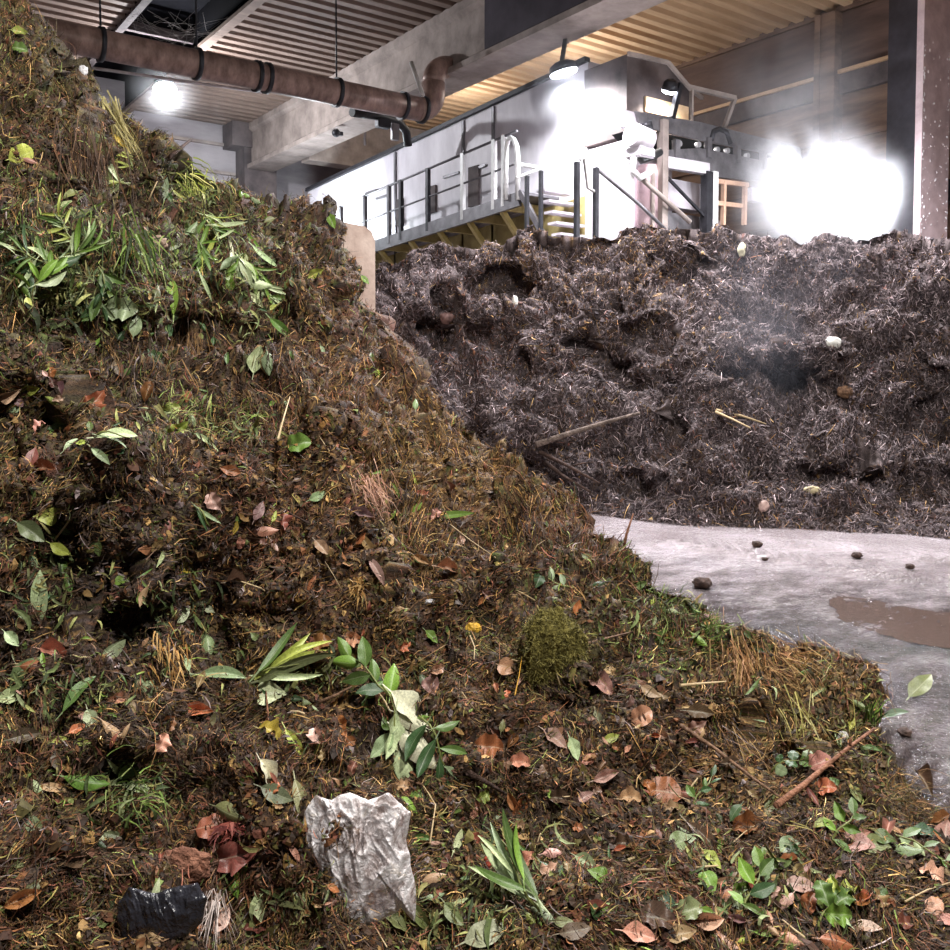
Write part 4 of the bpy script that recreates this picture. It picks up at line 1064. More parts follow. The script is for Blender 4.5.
# leaves one can pick out in the photograph: px, py, length, angle, shape, colour
HERO = [
 (82,696,46,62,'lance','green'),(113,653,40,75,'oval','sage'),(56,655,34,-12,'curl','salmon'),(92,724,27,-70,'oval','pale'),(50,792,30,4,'lance','tan'),(85,782,46,-5,'lance','bright'),(130,768,26,30,'oval','green'),(139,794,30,-30,'oval','pale'),
 (153,688,56,-8,'lance','sage'),(222,677,52,-4,'lance','sage'),(271,696,34,5,'heart','pale'),(299,804,50,-85,'lance','olive'),(276,794,38,-20,'oval','olive'),(293,853,22,-62,'lance','salmon'),(232,885,28,-80,'heart','bright'),(219,920,30,58,'oval','pink'),
 (153,894,32,62,'lance','pale'),(250,925,30,-40,'oval','olive'),(262,905,26,-70,'oval','pale'),(36,668,30,10,'oval','rust'),(28,668,34,40,'oval','olive'),(25,738,28,20,'oval','brown'),(112,732,30,-40,'lance','tan'),(130,707,18,-70,'oval','tan'),
 (197,712,34,-8,'curl','orange'),(160,742,20,40,'lobed','salmon'),(268,735,26,-30,'curl','ochre' if False else 'yellow'),(295,745,40,-65,'lance','lime'),(264,775,34,-70,'curl','cream'),(232,812,40,-10,'oval','olive'),(245,852,44,20,'lobed','red'),(212,830,30,10,'round','red'),
 (375,690,30,50,'oval','green'),(354,668,28,60,'oval','dark'),(342,728,24,-60,'lobed','orange'),(348,745,22,20,'curl','orange'),(321,646,26,20,'lobed','rust'),(354,637,24,-10,'lobed','salmon'),(429,639,20,-50,'oval','bright'),(424,682,22,-60,'oval','sage'),
 (488,748,34,-10,'lobed','orange'),(476,806,34,-8,'lobed','salmon'),(481,794,16,20,'round','lime'),(457,842,26,70,'lance','pale'),(408,806,26,-40,'oval','bright'),(488,934,50,30,'oval','pale'),(420,912,46,-60,'lance','olive'),(392,925,36,-60,'oval','olive'),
 (507,668,26,-20,'heart','salmon'),(601,685,32,-50,'curl','pink'),(651,692,24,-30,'oval','tan'),(641,716,26,30,'round','salmon'),(663,737,20,-30,'curl','pink'),(599,721,22,-70,'oval','pale'),(610,738,20,20,'oval','lime'),(552,742,32,-45,'oval','mauve'),
 (571,749,26,-75,'oval','pale'),(520,764,24,-10,'curl','salmon'),(607,777,30,15,'curl','pink'),(664,793,36,-20,'round','rust'),(520,806,34,60,'curl','orange'),(512,800,24,-70,'curl','rust'),(684,845,28,20,'heart','sage'),(702,839,44,-65,'lance','brown'),
 (548,876,30,-60,'oval','dark'),(586,863,26,-30,'oval','sage'),(553,854,22,12,'oval','pink'),(667,904,30,-60,'oval','dark'),(708,920,32,10,'curl','pink'),(636,939,36,-10,'oval','salmon'),(722,941,32,-50,'lance','pink'),(690,912,26,20,'round','olive'),
 (821,764,24,20,'round','salmon'),(826,790,22,-10,'lobed','orange'),(859,846,32,-25,'heart','pink'),(860,838,20,20,'oval','salmon'),(760,863,34,80,'oval','green'),(749,830,34,-15,'curl','rust'),(730,898,36,60,'oval','rust'),(755,914,28,-55,'lance','green'),
 (741,894,22,50,'oval','bright'),(793,851,26,-20,'heart','sage'),(868,931,26,-30,'oval','pink'),(800,887,32,-12,'oval','pink'),(946,835,28,80,'heart','salmon'),(934,908,18,20,'round','salmon'),(946,924,26,-20,'oval','salmon'),(902,853,36,-35,'lance','green'),
 (925,838,26,-40,'oval','dark'),(789,941,30,-40,'oval','salmon'),(835,944,34,-5,'oval','orange'),(810,905,24,70,'curl','rust'),(680,940,34,20,'oval','tan'),(655,922,36,-20,'lobed','brown'),(770,812,22,0,'oval','olive'),(700,715,30,-10,'oval','brown'),
 (91,404,34,50,'lobed','rust'),(72,448,22,70,'lance','pale'),(101,457,28,-45,'lance','sage'),(258,362,34,80,'oval','pale'),(268,364,30,-80,'oval','sage'),(173,297,46,88,'lance','bright'),(300,445,28,10,'round','bright'),
 (39,596,56,85,'lance','pale'),(30,560,30,-60,'oval','sage'),(258,511,24,65,'oval','mauve'),(237,526,18,70,'lance','yellow'),(273,519,16,70,'lance','lime'),(260,531,36,5,'lance','salmon'),(32,460,26,80,'oval','red'),(42,470,26,15,'curl','rust'),
 (30,533,34,-30,'oval','olive'),(32,390,22,20,'oval','lime'),(10,392,24,20,'curl','pink'),(15,408,20,40,'oval','sage'),(120,370,24,-60,'oval','brown'),(148,392,26,80,'curl','rust'),(188,398,16,80,'curl','orange'),(172,412,22,30,'lobed','lime'),(178,428,26,40,'lobed','lime'),
 (60,548,24,-30,'oval','lime'),(208,648,32,-80,'oval','sage'),(203,600,26,30,'oval','pale'),(165,605,20,20,'oval','dark'),(180,615,26,40,'oval','pale'),(186,570,16,10,'round','yellow'),
 (396,494,34,-65,'blade','bright'),(381,472,26,15,'blade','bright'),(452,519,60,-8,'blade','bright'),(416,484,24,-75,'blade','lime'),(322,550,24,-50,'oval','tan'),(312,584,22,60,'lance','orange'),(376,572,40,-70,'lance','mauve'),(366,545,40,-60,'lance','tan'),
 (448,570,28,-10,'curl','salmon'),(421,560,22,-35,'curl','tan'),(578,607,18,80,'oval','orange'),(391,516,16,50,'oval','bright'),(418,508,16,50,'oval','bright'),(402,545,20,-60,'blade','lime'),(318,496,22,30,'oval','sage'),(360,516,28,-20,'curl','mauve'),
 (229,286,24,-75,'oval','bright'),(197,264,24,-60,'oval','bright'),(20,155,26,10,'round','lime'),(30,162,14,0,'oval','salmon'),(190,232,26,60,'lance','sage'),(230,262,44,85,'blade','cream'),(170,247,28,10,'lance','sage'),(136,326,26,80,'oval','sage'),(122,308,34,-10,'lobed','pale'),
 (155,296,26,80,'oval','olive'),(158,320,26,85,'oval','sage'),(108,285,40,65,'blade','green'),(250,240,40,-50,'blade','bright'),(266,262,40,-50,'blade','pale'),(253,300,30,-40,'lance','pale'),(282,330,40,-50,'lance','green'),(205,288,34,-65,'blade','pale'),(163,190,26,80,'lance','sage'),(317,274,20,30,'oval','lime'),(330,222,20,-60,'oval','bright'),(365,281,14,-50,'oval','bright'),
 (20,34,16,0,'oval','lime'),(20,50,14,0,'round','green'),(322,352,16,-80,'lance','sage'),(460,385,12,80,'oval','sage'),(372,360,20,90,'lance','green'),(415,405,16,80,'oval','sage'),(665,600,22,10,'oval','sage'),(700,640,24,-40,'lance','bright'),(640,586,18,30,'oval','green'),
 (512,742,20,60,'curl','rust'),(440,768,30,70,'oval','brown'),(630,800,24,-10,'curl','tan'),(585,800,20,40,'oval','mauve'),(560,800,24,-20,'curl','brown'),(435,880,26,30,'oval','tan'),(300,900,30,-30,'oval','olive'),(20,900,34,20,'curl','rust'),(70,860,26,10,'curl','brown'),(105,840,20,60,'oval','pale'),
 (30,825,30,-20,'oval','olive'),(10,700,28,30,'oval','pale'),(15,640,22,-40,'oval','pale'),(8,588,24,20,'lobed','tan'),(620,850,24,30,'oval','brown'),(545,915,30,-20,'oval','pale'),(600,915,26,60,'curl','red'),(575,932,34,15,'oval','brown'),(455,915,30,-50,'oval','olive')]
DRY = {'orange', 'rust', 'salmon', 'pink', 'tan', 'brown', 'red', 'mauve', 'cream', 'yellow'}
def lay_leaf(px, py, L, ang, shp, colr, face=.5, big=False):
    c0 = C_[colr]; k = RL.uniform(.82, 1.1); c = tuple(min(255, int(v * k + RL.uniform(-6, 6))) for v in c0)
    dry = colr in DRY
    nm = 'long_leaf' if shp == 'blade' else 'dry_leaf' if dry else 'green_leaf'
    o = put(nm, RL.choice(TM[shp]), px, py, L, ang, c, 'x', 'grass' if shp == 'blade' else 'leaf', face=face, tilt=.14, lift=.014)
    if o is None: return
    del o['label']
    lead = ' '.join(x for x in (SZ(L), CN[colr], SHAPE[shp], 'blade' if shp == 'blade' else 'leaf') if x)
    later_label(o, lead, px, py)
    return o
for h in HERO: lay_leaf(*h, face=.45)
# more loose leaves, in the drifts where the photograph has them
DRIFT = [(650,740,90,60,'dry',26),(560,820,120,90,'dry',30),(800,880,130,60,'dry',40),(300,820,60,100,'dry',12),(80,660,90,40,'green',16),(60,800,80,80,'green',12),(350,700,60,50,'green',10),(520,890,60,50,'green',12),
         (830,860,90,60,'green',22),(730,860,60,60,'green',14),(60,560,60,60,'green',14),(180,620,60,40,'green',12),(120,420,110,50,'green',16),(50,260,70,50,'green',26),(230,250,60,60,'green',20),(150,320,60,40,'green',14),(60,400,60,40,'dry',14),(250,530,90,60,'dry',16),
         (420,570,90,60,'dry',14),(200,880,100,60,'dry',20),(420,800,120,100,'green',16),(680,620,50,40,'green',14),(560,600,60,50,'green',8),(280,360,60,60,'green',8),(480,700,90,60,'dry',14),(840,720,60,50,'green',10),(100,740,120,60,'dry',14),(620,900,120,50,'green',14)]
for (cx_, cy_, sx, sy, what, n) in DRIFT:
    for k in range(n):
        px, py = RL.gauss(cx_, sx * .6), RL.gauss(cy_, sy * .6)
        if not (0 < px < 950 and 0 < py < 948): continue
        L = RL.choice((9, 11, 12, 14, 15, 16, 18, 21, 24)) * (.75 if py < 420 else 1)
        if what == 'dry': lay_leaf(px, py, L, RL.uniform(0, 360), RL.choice(('oval', 'curl', 'lance', 'curl', 'lobed')), RL.choice(('orange', 'rust', 'salmon', 'pink', 'tan', 'brown', 'brown', 'red', 'mauve', 'tan')), face=.4)
        else: lay_leaf(px, py, L, RL.uniform(0, 360), RL.choice(('oval', 'lance', 'oval', 'blade', 'heart')), RL.choice(('green', 'dark', 'olive', 'pale', 'sage', 'bright', 'olive', 'dark', 'lime')), face=.4)

# sprigs: a stalk with its leaves
M_stalk = plain('green_stalk', (126, 132, 70), rough=.5)
def sprig(px, py, ang, length, leaves, label, colr, shp='oval', name='leafy_sprig', cat='sprig', lift=.04, stem_c=None, face=.6, scale=.8):
    """leaves: (along 0..1, angle off the stalk, size px, colour)"""
    fr = frame_at(px, py, ang, face, .05, RL)
    loc, R, dist, n = fr
    Ls = length * dist / F
    root = empty(name, tuple(loc), label, cat)
    t, bb = R.col[0], R.col[1]
    P0 = loc - t * Ls / 2 + n * lift * .3
    pts = [P0 + t * Ls * k / 5 + bb * Ls * .07 * math.sin(k * 1.1) + n * (lift * (1 + .6 * math.sin(k * .7))) for k in range(6)]
    s = MB(); s.tube(pts, [.0045, .004, .0035, .003, .0025, .0015], 6); s.build('stalk', stem_c or M_stalk, root)
    for (u, off, sz, cl) in leaves:
        i = min(int(u * 5), 4); f = u * 5 - i
        p = pts[i].lerp(pts[i + 1], f)
        a = math.radians(off)
        td = (t * math.cos(a) + bb * math.sin(a) + n * RL.uniform(-.3, .12)).normalized()
        nn = (n + Vector((RL.gauss(0, .45), RL.gauss(0, .45), RL.gauss(0, .35)))); nn = (nn - td * nn.dot(td)).normalized()
        sl = sz * dist / F * scale
        o = bpy.data.objects.new('leaf', RL.choice(TM[shp])); COL.objects.link(o)
        o.matrix_world = Matrix.Translation(p + td * sl * .55 + n * .006) @ Matrix((td, nn.cross(td), nn)).transposed().to_4x4() @ Matrix.Diagonal((sl, sl, sl, 1))
        mw = o.matrix_world.copy(); o.parent = root; o.matrix_parent_inverse = Matrix.Translation(root.location).inverted(); o.matrix_basis = mw
        c = C_[cl]; k = RL.uniform(.85, 1.1); o.color = (*lin(*[min(255, v * k) for v in c]), 1)
    return root
def spread_leaves(n, sz, cols, fan=70, lo=.15):
    out = []
    for k in range(n):
        u = lo + (1 - lo) * k / max(n - 1, 1)
        out.append((u, (fan * (1 - .75 * u)) * (1 if k % 2 else -1) + RL.uniform(-14, 14), sz * RL.uniform(.75, 1.15), RL.choice(cols)))
    return out
sprig(392, 722, -75, 60, [(.1, 30, 44, 'cream'), (.35, -30, 40, 'pale'), (.45, 48, 30, 'cream'), (.65, 35, 46, 'cream'), (.85, 10, 42, 'pale'), (.7, -60, 26, 'sage')], 'cream and pale green sprig lying above the white plastic bag', 'pale', lift=.07, face=.85, scale=1.1)
sprig(376, 684, 140, 62, spread_leaves(7, 30, ['green', 'dark', 'green', 'bright']), 'green oval leaved sprig just above the cream leaf sprig', 'green', lift=.05, face=.75, scale=1.0)
sprig(432, 742, -60, 56, spread_leaves(7, 32, ['dark', 'dark', 'green', 'sage'], 80), 'dark green pointed sprig beside the cream leaf sprig', 'dark', 'lance', scale=1.0)
sprig(840, 834, 60, 34, spread_leaves(6, 20, ['bright', 'green', 'bright'], 90), 'bright green sprig beside a large pinkish leaf near the heap toe', 'bright')
sprig(829, 922, 75, 40, spread_leaves(5, 24, ['bright', 'lime', 'green'], 80, .4), 'celery like sprig with bright green lobed leaves near the heap toe', 'bright', 'lobed')
sprig(552, 585, 160, 34, spread_leaves(6, 17, ['pale', 'sage', 'green'], 80), 'small pale green sprig uphill of the mossy clod', 'pale')
sprig(750, 905, 80, 54, spread_leaves(6, 26, ['green', 'dark', 'bright'], 70), 'green sprig with oval leaves below the rust leaf by the straw', 'green')
sprig(925, 860, -40, 70, spread_leaves(8, 20, ['sage', 'green', 'pale'], 60), 'grey green sprig at the very toe of the heap by the floor', 'sage')
sprig(700, 800, 70, 40, spread_leaves(6, 16, ['green', 'dark'], 70), 'little green sprig between the rust curled leaf and the straw tuft', 'green')
sprig(792, 772, 20, 36, spread_leaves(7, 13, ['sage', 'green', 'dark'], 80), 'tiny leaved green sprig under the reddish fallen branch', 'green', 'round')
sprig(280, 668, 25, 66, [(.1, 12, 60, 'lime'), (.05, 2, 70, 'lime'), (.15, -8, 66, 'olive'), (.2, 24, 50, 'green'), (.1, -20, 56, 'pale'), (.3, 6, 58, 'lime')], 'bundle of long yellow green blades uphill of the cream sprig', 'lime', 'blade', scale=1.1, lift=.06, name='blade_bundle', cat='grass')
sprig(513, 876, 118, 70, [(.05, 8, 60, 'pale'), (.15, -14, 66, 'green'), (.1, 26, 56, 'pale'), (.3, -4, 56, 'sage'), (.25, 30, 44, 'green'), (.4, -30, 40, 'bright'), (.5, 15, 40, 'pale')], 'cluster of broad pale grass blades below the flower head', 'pale', 'blade', scale=1.1, lift=.06, face=.8, name='blade_bundle', cat='grass')
sprig(112, 441, 10, 30, [(.0, 4, 46, 'pale'), (.1, -24, 34, 'sage')], 'pair of pale green pointed blades on the upper shelf of the heap', 'pale', 'lance', name='blade_pair', cat='grass')
sprig(202, 519, -50, 24, [(.0, 6, 34, 'green'), (.1, -16, 30, 'dark'), (.1, 14, 32, 'sage')], 'green blade pair standing in the dark middle of the heap', 'green', 'blade', name='blade_pair', cat='grass')
k_ = 0
for (px, py, ang, n, sz, cols, lab) in ((40, 285, 70, 9, 34, ['green', 'bright', 'dark', 'pale'], 'bamboo like green foliage low on the hollow by the upper shelf'), (75, 255, 35, 9, 36, ['green', 'pale', 'bright'], 'bamboo like foliage with twisted pale leaves over the upper shelf'), (70, 235, 130, 8, 30, ['green', 'lime', 'pale'], 'topmost bamboo like foliage spray on the upper slope'),
        (100, 290, -80, 8, 30, ['green', 'dark', 'sage'], 'bamboo like foliage hanging down beside the bright upright leaf'), (30, 262, 170, 8, 34, ['dark', 'green', 'pale'], 'bamboo like foliage spray nearest the heap flank'), (215, 232, -50, 9, 36, ['bright', 'lime', 'pale', 'green'], 'drooping yellow green blades under the grass clump'), (235, 262, -75, 8, 34, ['pale', 'sage', 'bright'], 'drooping pale blades hanging from the upper ledge'),
        (262, 285, -55, 9, 36, ['bright', 'pale', 'green'], 'lowest drooping green blades trailing toward the concrete wall end'), (195, 255, -60, 8, 28, ['green', 'bright', 'lime'], 'short bright green spray beside the drooping blades'), (105, 178, 170, 8, 30, ['lime', 'olive', 'pale'], 'yellow green spray on the rim above the dark ledge'), (130, 165, 120, 6, 26, ['lime', 'olive', 'yellow'], 'small yellowish spray beside the yellow clump of grass')):
    lv = [(RL.uniform(.1, 1), RL.uniform(-75, 75), sz * RL.uniform(.5, 1.1), RL.choice(cols)) for _ in range(n + 6)]
    sprig(px, py, ang, sz * 1.3, lv, lab, cols[0], 'lance' if k_ % 3 == 0 else 'blade', name='foliage_spray', cat='foliage', lift=.06); k_ += 1

# tufts: one plant each, many blades in one mesh
def tuft(name, px, py, n, length, rad, pal, label, cat, ang=None, spread=1.0, width=.004, droop=.5, lift=.05, mat=None):
    h = hit(px, py); loc, nor, d, dist = h
    Ls = length * dist / F; Rd = rad * dist / F
    rg = np.random.default_rng(int(px * 7 + py))
    if ang is None: t0_ = nor
    else:
        a = math.radians(ang); t0_ = (Vector(RT) * math.cos(a) + Vector(UP) * math.sin(a) - d * .35).normalized()
    base = np.array(loc)[None] + rg.normal(0, Rd * .5, (n, 3)); base += np.array((nor - d * .5).normalized())[None] * rg.uniform(.01, lift + .03, n)[:, None]
    T = unit(np.array(t0_)[None] + rg.normal(0, .35 * spread, (n, 3)))
    Nn = unit(np.array(-d)[None] + rg.normal(0, .4, (n, 3))); Nn = unit(Nn - T * (Nn * T).sum(1)[:, None]); B = np.cross(Nn, T)
    L = Ls * rg.uniform(.5, 1.1, n); W = width * rg.uniform(.5, 1.3, n)
    V = np.zeros((n, 6, 2, 3))
    wg = rg.normal(0, .22, n)
    for s in range(6):
        u = s / 5
        c = base + T * (u * L)[:, None] + B * (wg * L * u * u)[:, None]; c[:, 2] -= droop * L * u * u * rg.uniform(.5, 1.2)
        w = (W * (1 - .85 * u))[:, None] / 2
        V[:, s, 0] = c - B * w; V[:, s, 1] = c + B * w
    a = (np.arange(n) * 12)[:, None] + np.arange(5)[None] * 2
    Q = np.stack([a, a + 1, a + 3, a + 2], -1).reshape(-1, 4)
    pc = np.array([lin(x) for x in pal])[rg.integers(0, len(pal), n)] * rg.uniform(.7, 1.2, (n, 1))
    o = link(name, np_mesh(name, V.reshape(-1, 3), Q, True, np.repeat(pc, 12, 0)), M_bits)
    return tag(o, label, cat)
ST = PAL['straw'] + [(178, 128, 84)]
tuft('straw_tuft', 742, 660, 260, 52, 22, ST + [(206, 160, 124), (190, 150, 110)], 'dry straw tuft combed downhill near the heap edge by the floor', 'straw', ang=-75, spread=.7, width=.0045, droop=.4)
tuft('straw_tuft', 782, 668, 130, 44, 26, ST, 'ochre straw mat on the rim behind the combed straw tuft', 'straw', ang=-20, spread=1.0, width=.004)
tuft('straw_tuft', 730, 750, 120, 54, 24, PAL['straw'] + PAL['grey'], 'tangled greyish dry grass below the combed straw tuft', 'straw', ang=-50, spread=1.8, width=.003)
tuft('straw_tuft', 893, 805, 110, 34, 20, PAL['olive'] + PAL['straw'], 'olive straw edge tuft where the heap meets the floor', 'straw', ang=20, spread=1.3, width=.003)
tuft('straw_tuft', 800, 715, 60, 50, 26, [(196, 184, 112), (168, 160, 92), (206, 196, 140)], 'yellowish green stems below the ochre straw mat', 'straw', ang=-60, spread=1.4, width=.005)
tuft('grass_tuft', 866, 724, 26, 32, 8, PAL['green'] + [(120, 158, 60)], 'short bright green grass tuft at the heap edge', 'grass', ang=80, spread=.7, width=.008, droop=.2)
tuft('grass_tuft', 190, 196, 150, 40, 26, [(176, 180, 96), (150, 160, 70), (200, 196, 120), (120, 136, 60)], 'yellow clump of grass draped over the upper ledge', 'grass', ang=-40, spread=1.5, width=.012)
tuft('grass_tuft', 125, 235, 70, 40, 30, PAL['green'], 'dark green grass under the dark upper ledge', 'grass', ang=-80, spread=1.4, width=.012)
tuft('grass_tuft', 180, 420, 70, 26, 26, [(150, 164, 92), (120, 140, 70), (170, 180, 110)], 'pale green moss and grass on the shelf crest', 'grass', ang=70, spread=1.6, width=.005)
tuft('grass_tuft', 235, 432, 60, 24, 26, [(150, 164, 92), (140, 170, 80), (190, 180, 130)], 'pale grass mat on the shelf crest beside the round leaf', 'grass', ang=60, spread=1.6, width=.005)
tuft('grass_tuft', 662, 612, 120, 26, 16, PAL['green'] + PAL['olive'], 'dark green weeds on the heap edge above the straw', 'grass', ang=60, spread=1.5, width=.005)
tuft('grass_tuft', 708, 634, 70, 22, 16, PAL['green'], 'green weeds on the heap edge just behind the straw rim', 'grass', ang=60, spread=1.5, width=.005)
tuft('grass_tuft', 140, 800, 60, 30, 22, PAL['green'], 'green grass tangle above the black plastic bag', 'grass', ang=20, spread=1.8, width=.005)
tuft('grass_tuft', 108, 110, 60, 70, 10, [(150, 140, 92), (120, 108, 60), (176, 164, 116)], 'long dry grass strands hanging down the upper slope', 'grass', ang=-70, spread=.5, width=.012, droop=.3)
tuft('root_tuft', 212, 893, 40, 40, 8, [(196, 180, 172), (168, 150, 142), (210, 196, 190)], 'white roots spreading beside the black plastic bag', 'roots', ang=-100, spread=1.1, width=.003)
tuft('fibre_wad', 366, 486, 90, 24, 18, [(180, 136, 114), (150, 110, 90), (200, 160, 138)], 'salmon fibre wad lying on the middle slope', 'plant fibre', ang=-55, spread=1.0, width=.006)
tuft('flower_cluster', 356, 592, 60, 14, 8, [(166, 128, 72), (140, 102, 54), (180, 144, 92)], 'ochre flower cluster withered on the middle slope', 'flowers', spread=2.5, width=.009)
tuft('flower_cluster', 236, 822, 50, 16, 7, [(120, 56, 50), (98, 46, 42), (146, 80, 68)], 'red petals heaped uphill of the black plastic bag', 'flowers', spread=2.5, width=.012)
tuft('straw_tuft', 170, 655, 50, 22, 20, [(186, 144, 84), (160, 116, 62), (200, 164, 110)], 'ochre husks hanging below the middle bulge', 'straw', ang=-80, spread=.9, width=.005)
tuft('bark_fibre', 180, 340, 110, 60, 20, [(140, 106, 64), (110, 84, 54), (90, 66, 44)], 'brown fibres hanging under the green foliage ledge', 'plant fibre', ang=-88, spread=.5, width=.006)
tuft('bark_fibre', 80, 145, 120, 60, 26, [(108, 80, 58), (84, 62, 48), (66, 50, 40)], 'red brown fibres hanging on the topmost slope', 'plant fibre', ang=-86, spread=.5, width=.008)

# mossy clod
def clod(name, px, py, rx, ry, mat_c, label, cat, seed, hair=None, squash=.7, sink=.3):
    h = hit(px, py); loc, nor, d, dist = h
    k = dist / F
    bm = bmesh.new(); bmesh.ops.create_icosphere(bm, subdivisions=5, radius=1)
    P = np.array([v.co for v in bm.verts]); dsp = 1 + .45 * fbm(P * 1.5 + seed, 3) + .10 * gnoise(P * 7 + seed)
    x, y = Vector(RT), Vector(UP); zz = -d
    for v, s_ in zip(bm.verts, dsp):
        c = v.co * s_
        v.co = x * (c.x * rx * k) + y * (c.y * ry * k) + zz * (c.z * squash * min(rx, ry) * k)
    for f in bm.faces: f.smooth = True
    me = bpy.data.meshes.new(name); bm.to_mesh(me); bm.free()
    o = link(name, me, mat_c); o.location = loc - d * (squash * min(rx, ry) * k * (1 - sink))
    tag(o, label, cat)
    return o, dist, d
M_moss = noise_mat('moss', (70, 64, 30), (122, 112, 58), scale=30, rough=.9, bump=.8, bscale=60, spec=.2)
o, dist, d = clod('mossy_clod', 553, 654, 30, 40, M_moss, 'mossy olive clod of turf standing out of the middle slope', 'clod', 4.0, squash=.62, sink=.25)
me = o.data; nv = len(me.vertices)
rg = np.random.default_rng(2); co = np.zeros(nv * 3); me.vertices.foreach_get('co', co); co = co.reshape(-1, 3); no = np.zeros(nv * 3); me.vertices.foreach_get('normal', no); no = no.reshape(-1, 3)
ii = rg.integers(0, nv, 2600); Pm, Nm = co[ii], no[ii]
T = unit(Nm + rg.normal(0, .5, Nm.shape) + np.array([0, 0, -.5])); B = unit(np.cross(T, rg.normal(size=T.shape))); N2 = np.cross(B, T)
pc = np.array([lin(x) for x in ((124, 116, 58), (96, 90, 44), (150, 140, 80), (76, 70, 36))])[rg.integers(0, 4, len(ii))]
L = rg.uniform(.012, .035, len(ii))
v_, q_, c_ = strips(Pm + T * (L * .4)[:, None], T, B, N2, L, np.full(len(ii), .0028), rg, (1, .8, .3), 0, .3, .3, pc)
mm = link('moss', np_mesh('moss', v_, q_, False, c_), M_bits); mm.parent = o
M_clay = noise_mat('clod_soil', (60, 44, 38), (112, 84, 70), scale=24, rough=.9, bump=.6, spec=.25)
clod('soil_clod', 184, 868, 22, 18, noise_mat('reddish_clod', (112, 74, 58), (160, 112, 90), scale=20, rough=.85, bump=.6), 'reddish brown wad just above the black plastic bag', 'clod', 9.)
clod('stone', 148, 940, 14, 11, noise_mat('tan_stone', (150, 120, 84), (190, 160, 120), scale=18, rough=.7, bump=.3), 'tan stone below the black plastic bag', 'stone', 3.)
clod('stone', 843, 737, 5, 5, plain('white_stone', (226, 222, 216)), 'small white stone below the olive straw at the heap edge', 'stone', 5.)
clod('stone', 777, 754, 4, 4, plain('white_stone', (226, 222, 216)), 'tiny white stone above the reddish fallen branch', 'stone', 6.)
clod('stone', 158, 243, 8, 7, noise_mat('grey_stone', (130, 108, 92), (160, 138, 120), scale=18, rough=.7), 'grey tan stone between the two green foliage masses', 'stone', 7.)
clod('paper_scrap', 434, 602, 9, 3, plain('white_paper', (222, 220, 224)), 'white paper scrap on the middle slope above the yellow petal', 'scrap', 8.)
clod('paper_scrap', 83, 71, 4, 5, plain('white_paper', (222, 220, 224)), 'white scrap stuck on the topmost edge of the heap', 'scrap', 12.)
clod('yellow_petal', 473, 629, 8, 6, plain('petal_yellow', (226, 178, 60)), 'yellow petal on the slope uphill of the mossy clod', 'petal', 2.)
clod('flower', 494, 866, 9, 12, noise_mat('petal_red', (150, 56, 52), (190, 96, 60), scale=20), 'red and yellow flower head above the pale blades', 'flower', 2.5)
clod('yellow_clod', 210, 778, 18, 12, noise_mat('greenish_mass', (84, 82, 40), (130, 124, 70), scale=24, rough=.9, bump=.6), 'greenish mass of rotten grass above the red petals', 'clod', 14.)

# white plastic bag
def bag(name, px, py, outline, depth, mat, label, seed, wr=.05, rise=.5):
    """crumpled bag: outline in the view plane, blown up toward us"""
    h = hit(px, py); loc, nor, d, dist = h; k = dist / F
    x = Vector(RT); y = Vector(UP); zz = (-d + Vector((0, 0, .3))).normalized()
    n_a, n_r = 220, 80
    pts = np.array(outline, float); m = len(pts)
    V = []
    for side in (1, -1):
        for i in range(n_r + 1):
            rr_ = i / n_r
            for j in range(n_a):
                t = j / n_a * m; a = int(t); f = t - a
                p = pts[a] * (1 - f) + pts[(a + 1) % m] * f
                V.append((p[0] * rr_, -p[1] * rr_, rr_, side))
    V = np.array(V)
    U = V[:, :2] * k
    S = np.stack([V[:, 0] / 22 + seed, V[:, 1] / 30, V[:, 3]], 1)
    rdg = lambda q: (1 - np.clip(np.abs(gnoise(q)) * 2.2, 0, 1)) ** 2
    Sw = S + .35 * np.stack([gnoise(S * .8 + 3), gnoise(S * .8 + 9), S[:, 2] * 0], 1)
    wrk = rdg(Sw * np.array([1.5, .55, 1])) * 1.0 + rdg(Sw * np.array([2.6, 1.3, 1]) + 4) * .6 + rdg(Sw * 4.5 + 8) * .25 + fbm(S * .6, 2) * 1.2 - .6
    dome = np.sqrt(np.clip(1 - V[:, 2] ** 2, 0, 1))
    zc = np.where(V[:, 3] > 0, dome * depth * k + wrk * wr * (.25 + dome) , -dome * depth * k * .3)
    edge = 1 + .05 * gnoise(np.stack([np.arctan2(V[:, 1], V[:, 0]) * 3, V[:, 2] * 0 + seed, V[:, 2] * 0], 1)) * V[:, 2]
    P = np.array(loc)[None] + (U[:, :1] * edge[:, None]) * np.array(x)[None] + (U[:, 1:] * edge[:, None]) * np.array(y)[None] + zc[:, None] * np.array(zz)[None] + np.array(zz)[None] * depth * k * rise
    i = np.arange(2 * (n_r + 1) * n_a).reshape(2, n_r + 1, n_a); j2 = np.roll(i, -1, 2)
    Q = np.concatenate([np.stack([i[s, :-1].ravel(), i[s, 1:].ravel(), j2[s, 1:].ravel(), j2[s, :-1].ravel()][::1 if s == 0 else -1], 1) for s in (0, 1)])
    o = link(name, np_mesh(name, P, Q, True), mat); o.name = name
    return tag(o, label, 'plastic bag'), loc, k, x, y, zz
M_bag, nt, b = mat_new('clear_plastic_film')
tc = N(nt, 'ShaderNodeTexCoord'); n1 = N(nt, 'ShaderNodeTexNoise', Scale=16.0, Detail=6, Roughness=.7, Distortion=1.0); nt.links.new(tc.outputs['Object'], n1.inputs['Vector'])
r_ = ramp(nt, n1.outputs['Fac'], [(.34, lin(158, 134, 124)), (.43, lin(208, 194, 192)), (.56, lin(240, 236, 238)), (.72, lin(214, 200, 184))]); nt.links.new(r_.outputs['Color'], b.inputs['Base Color'])
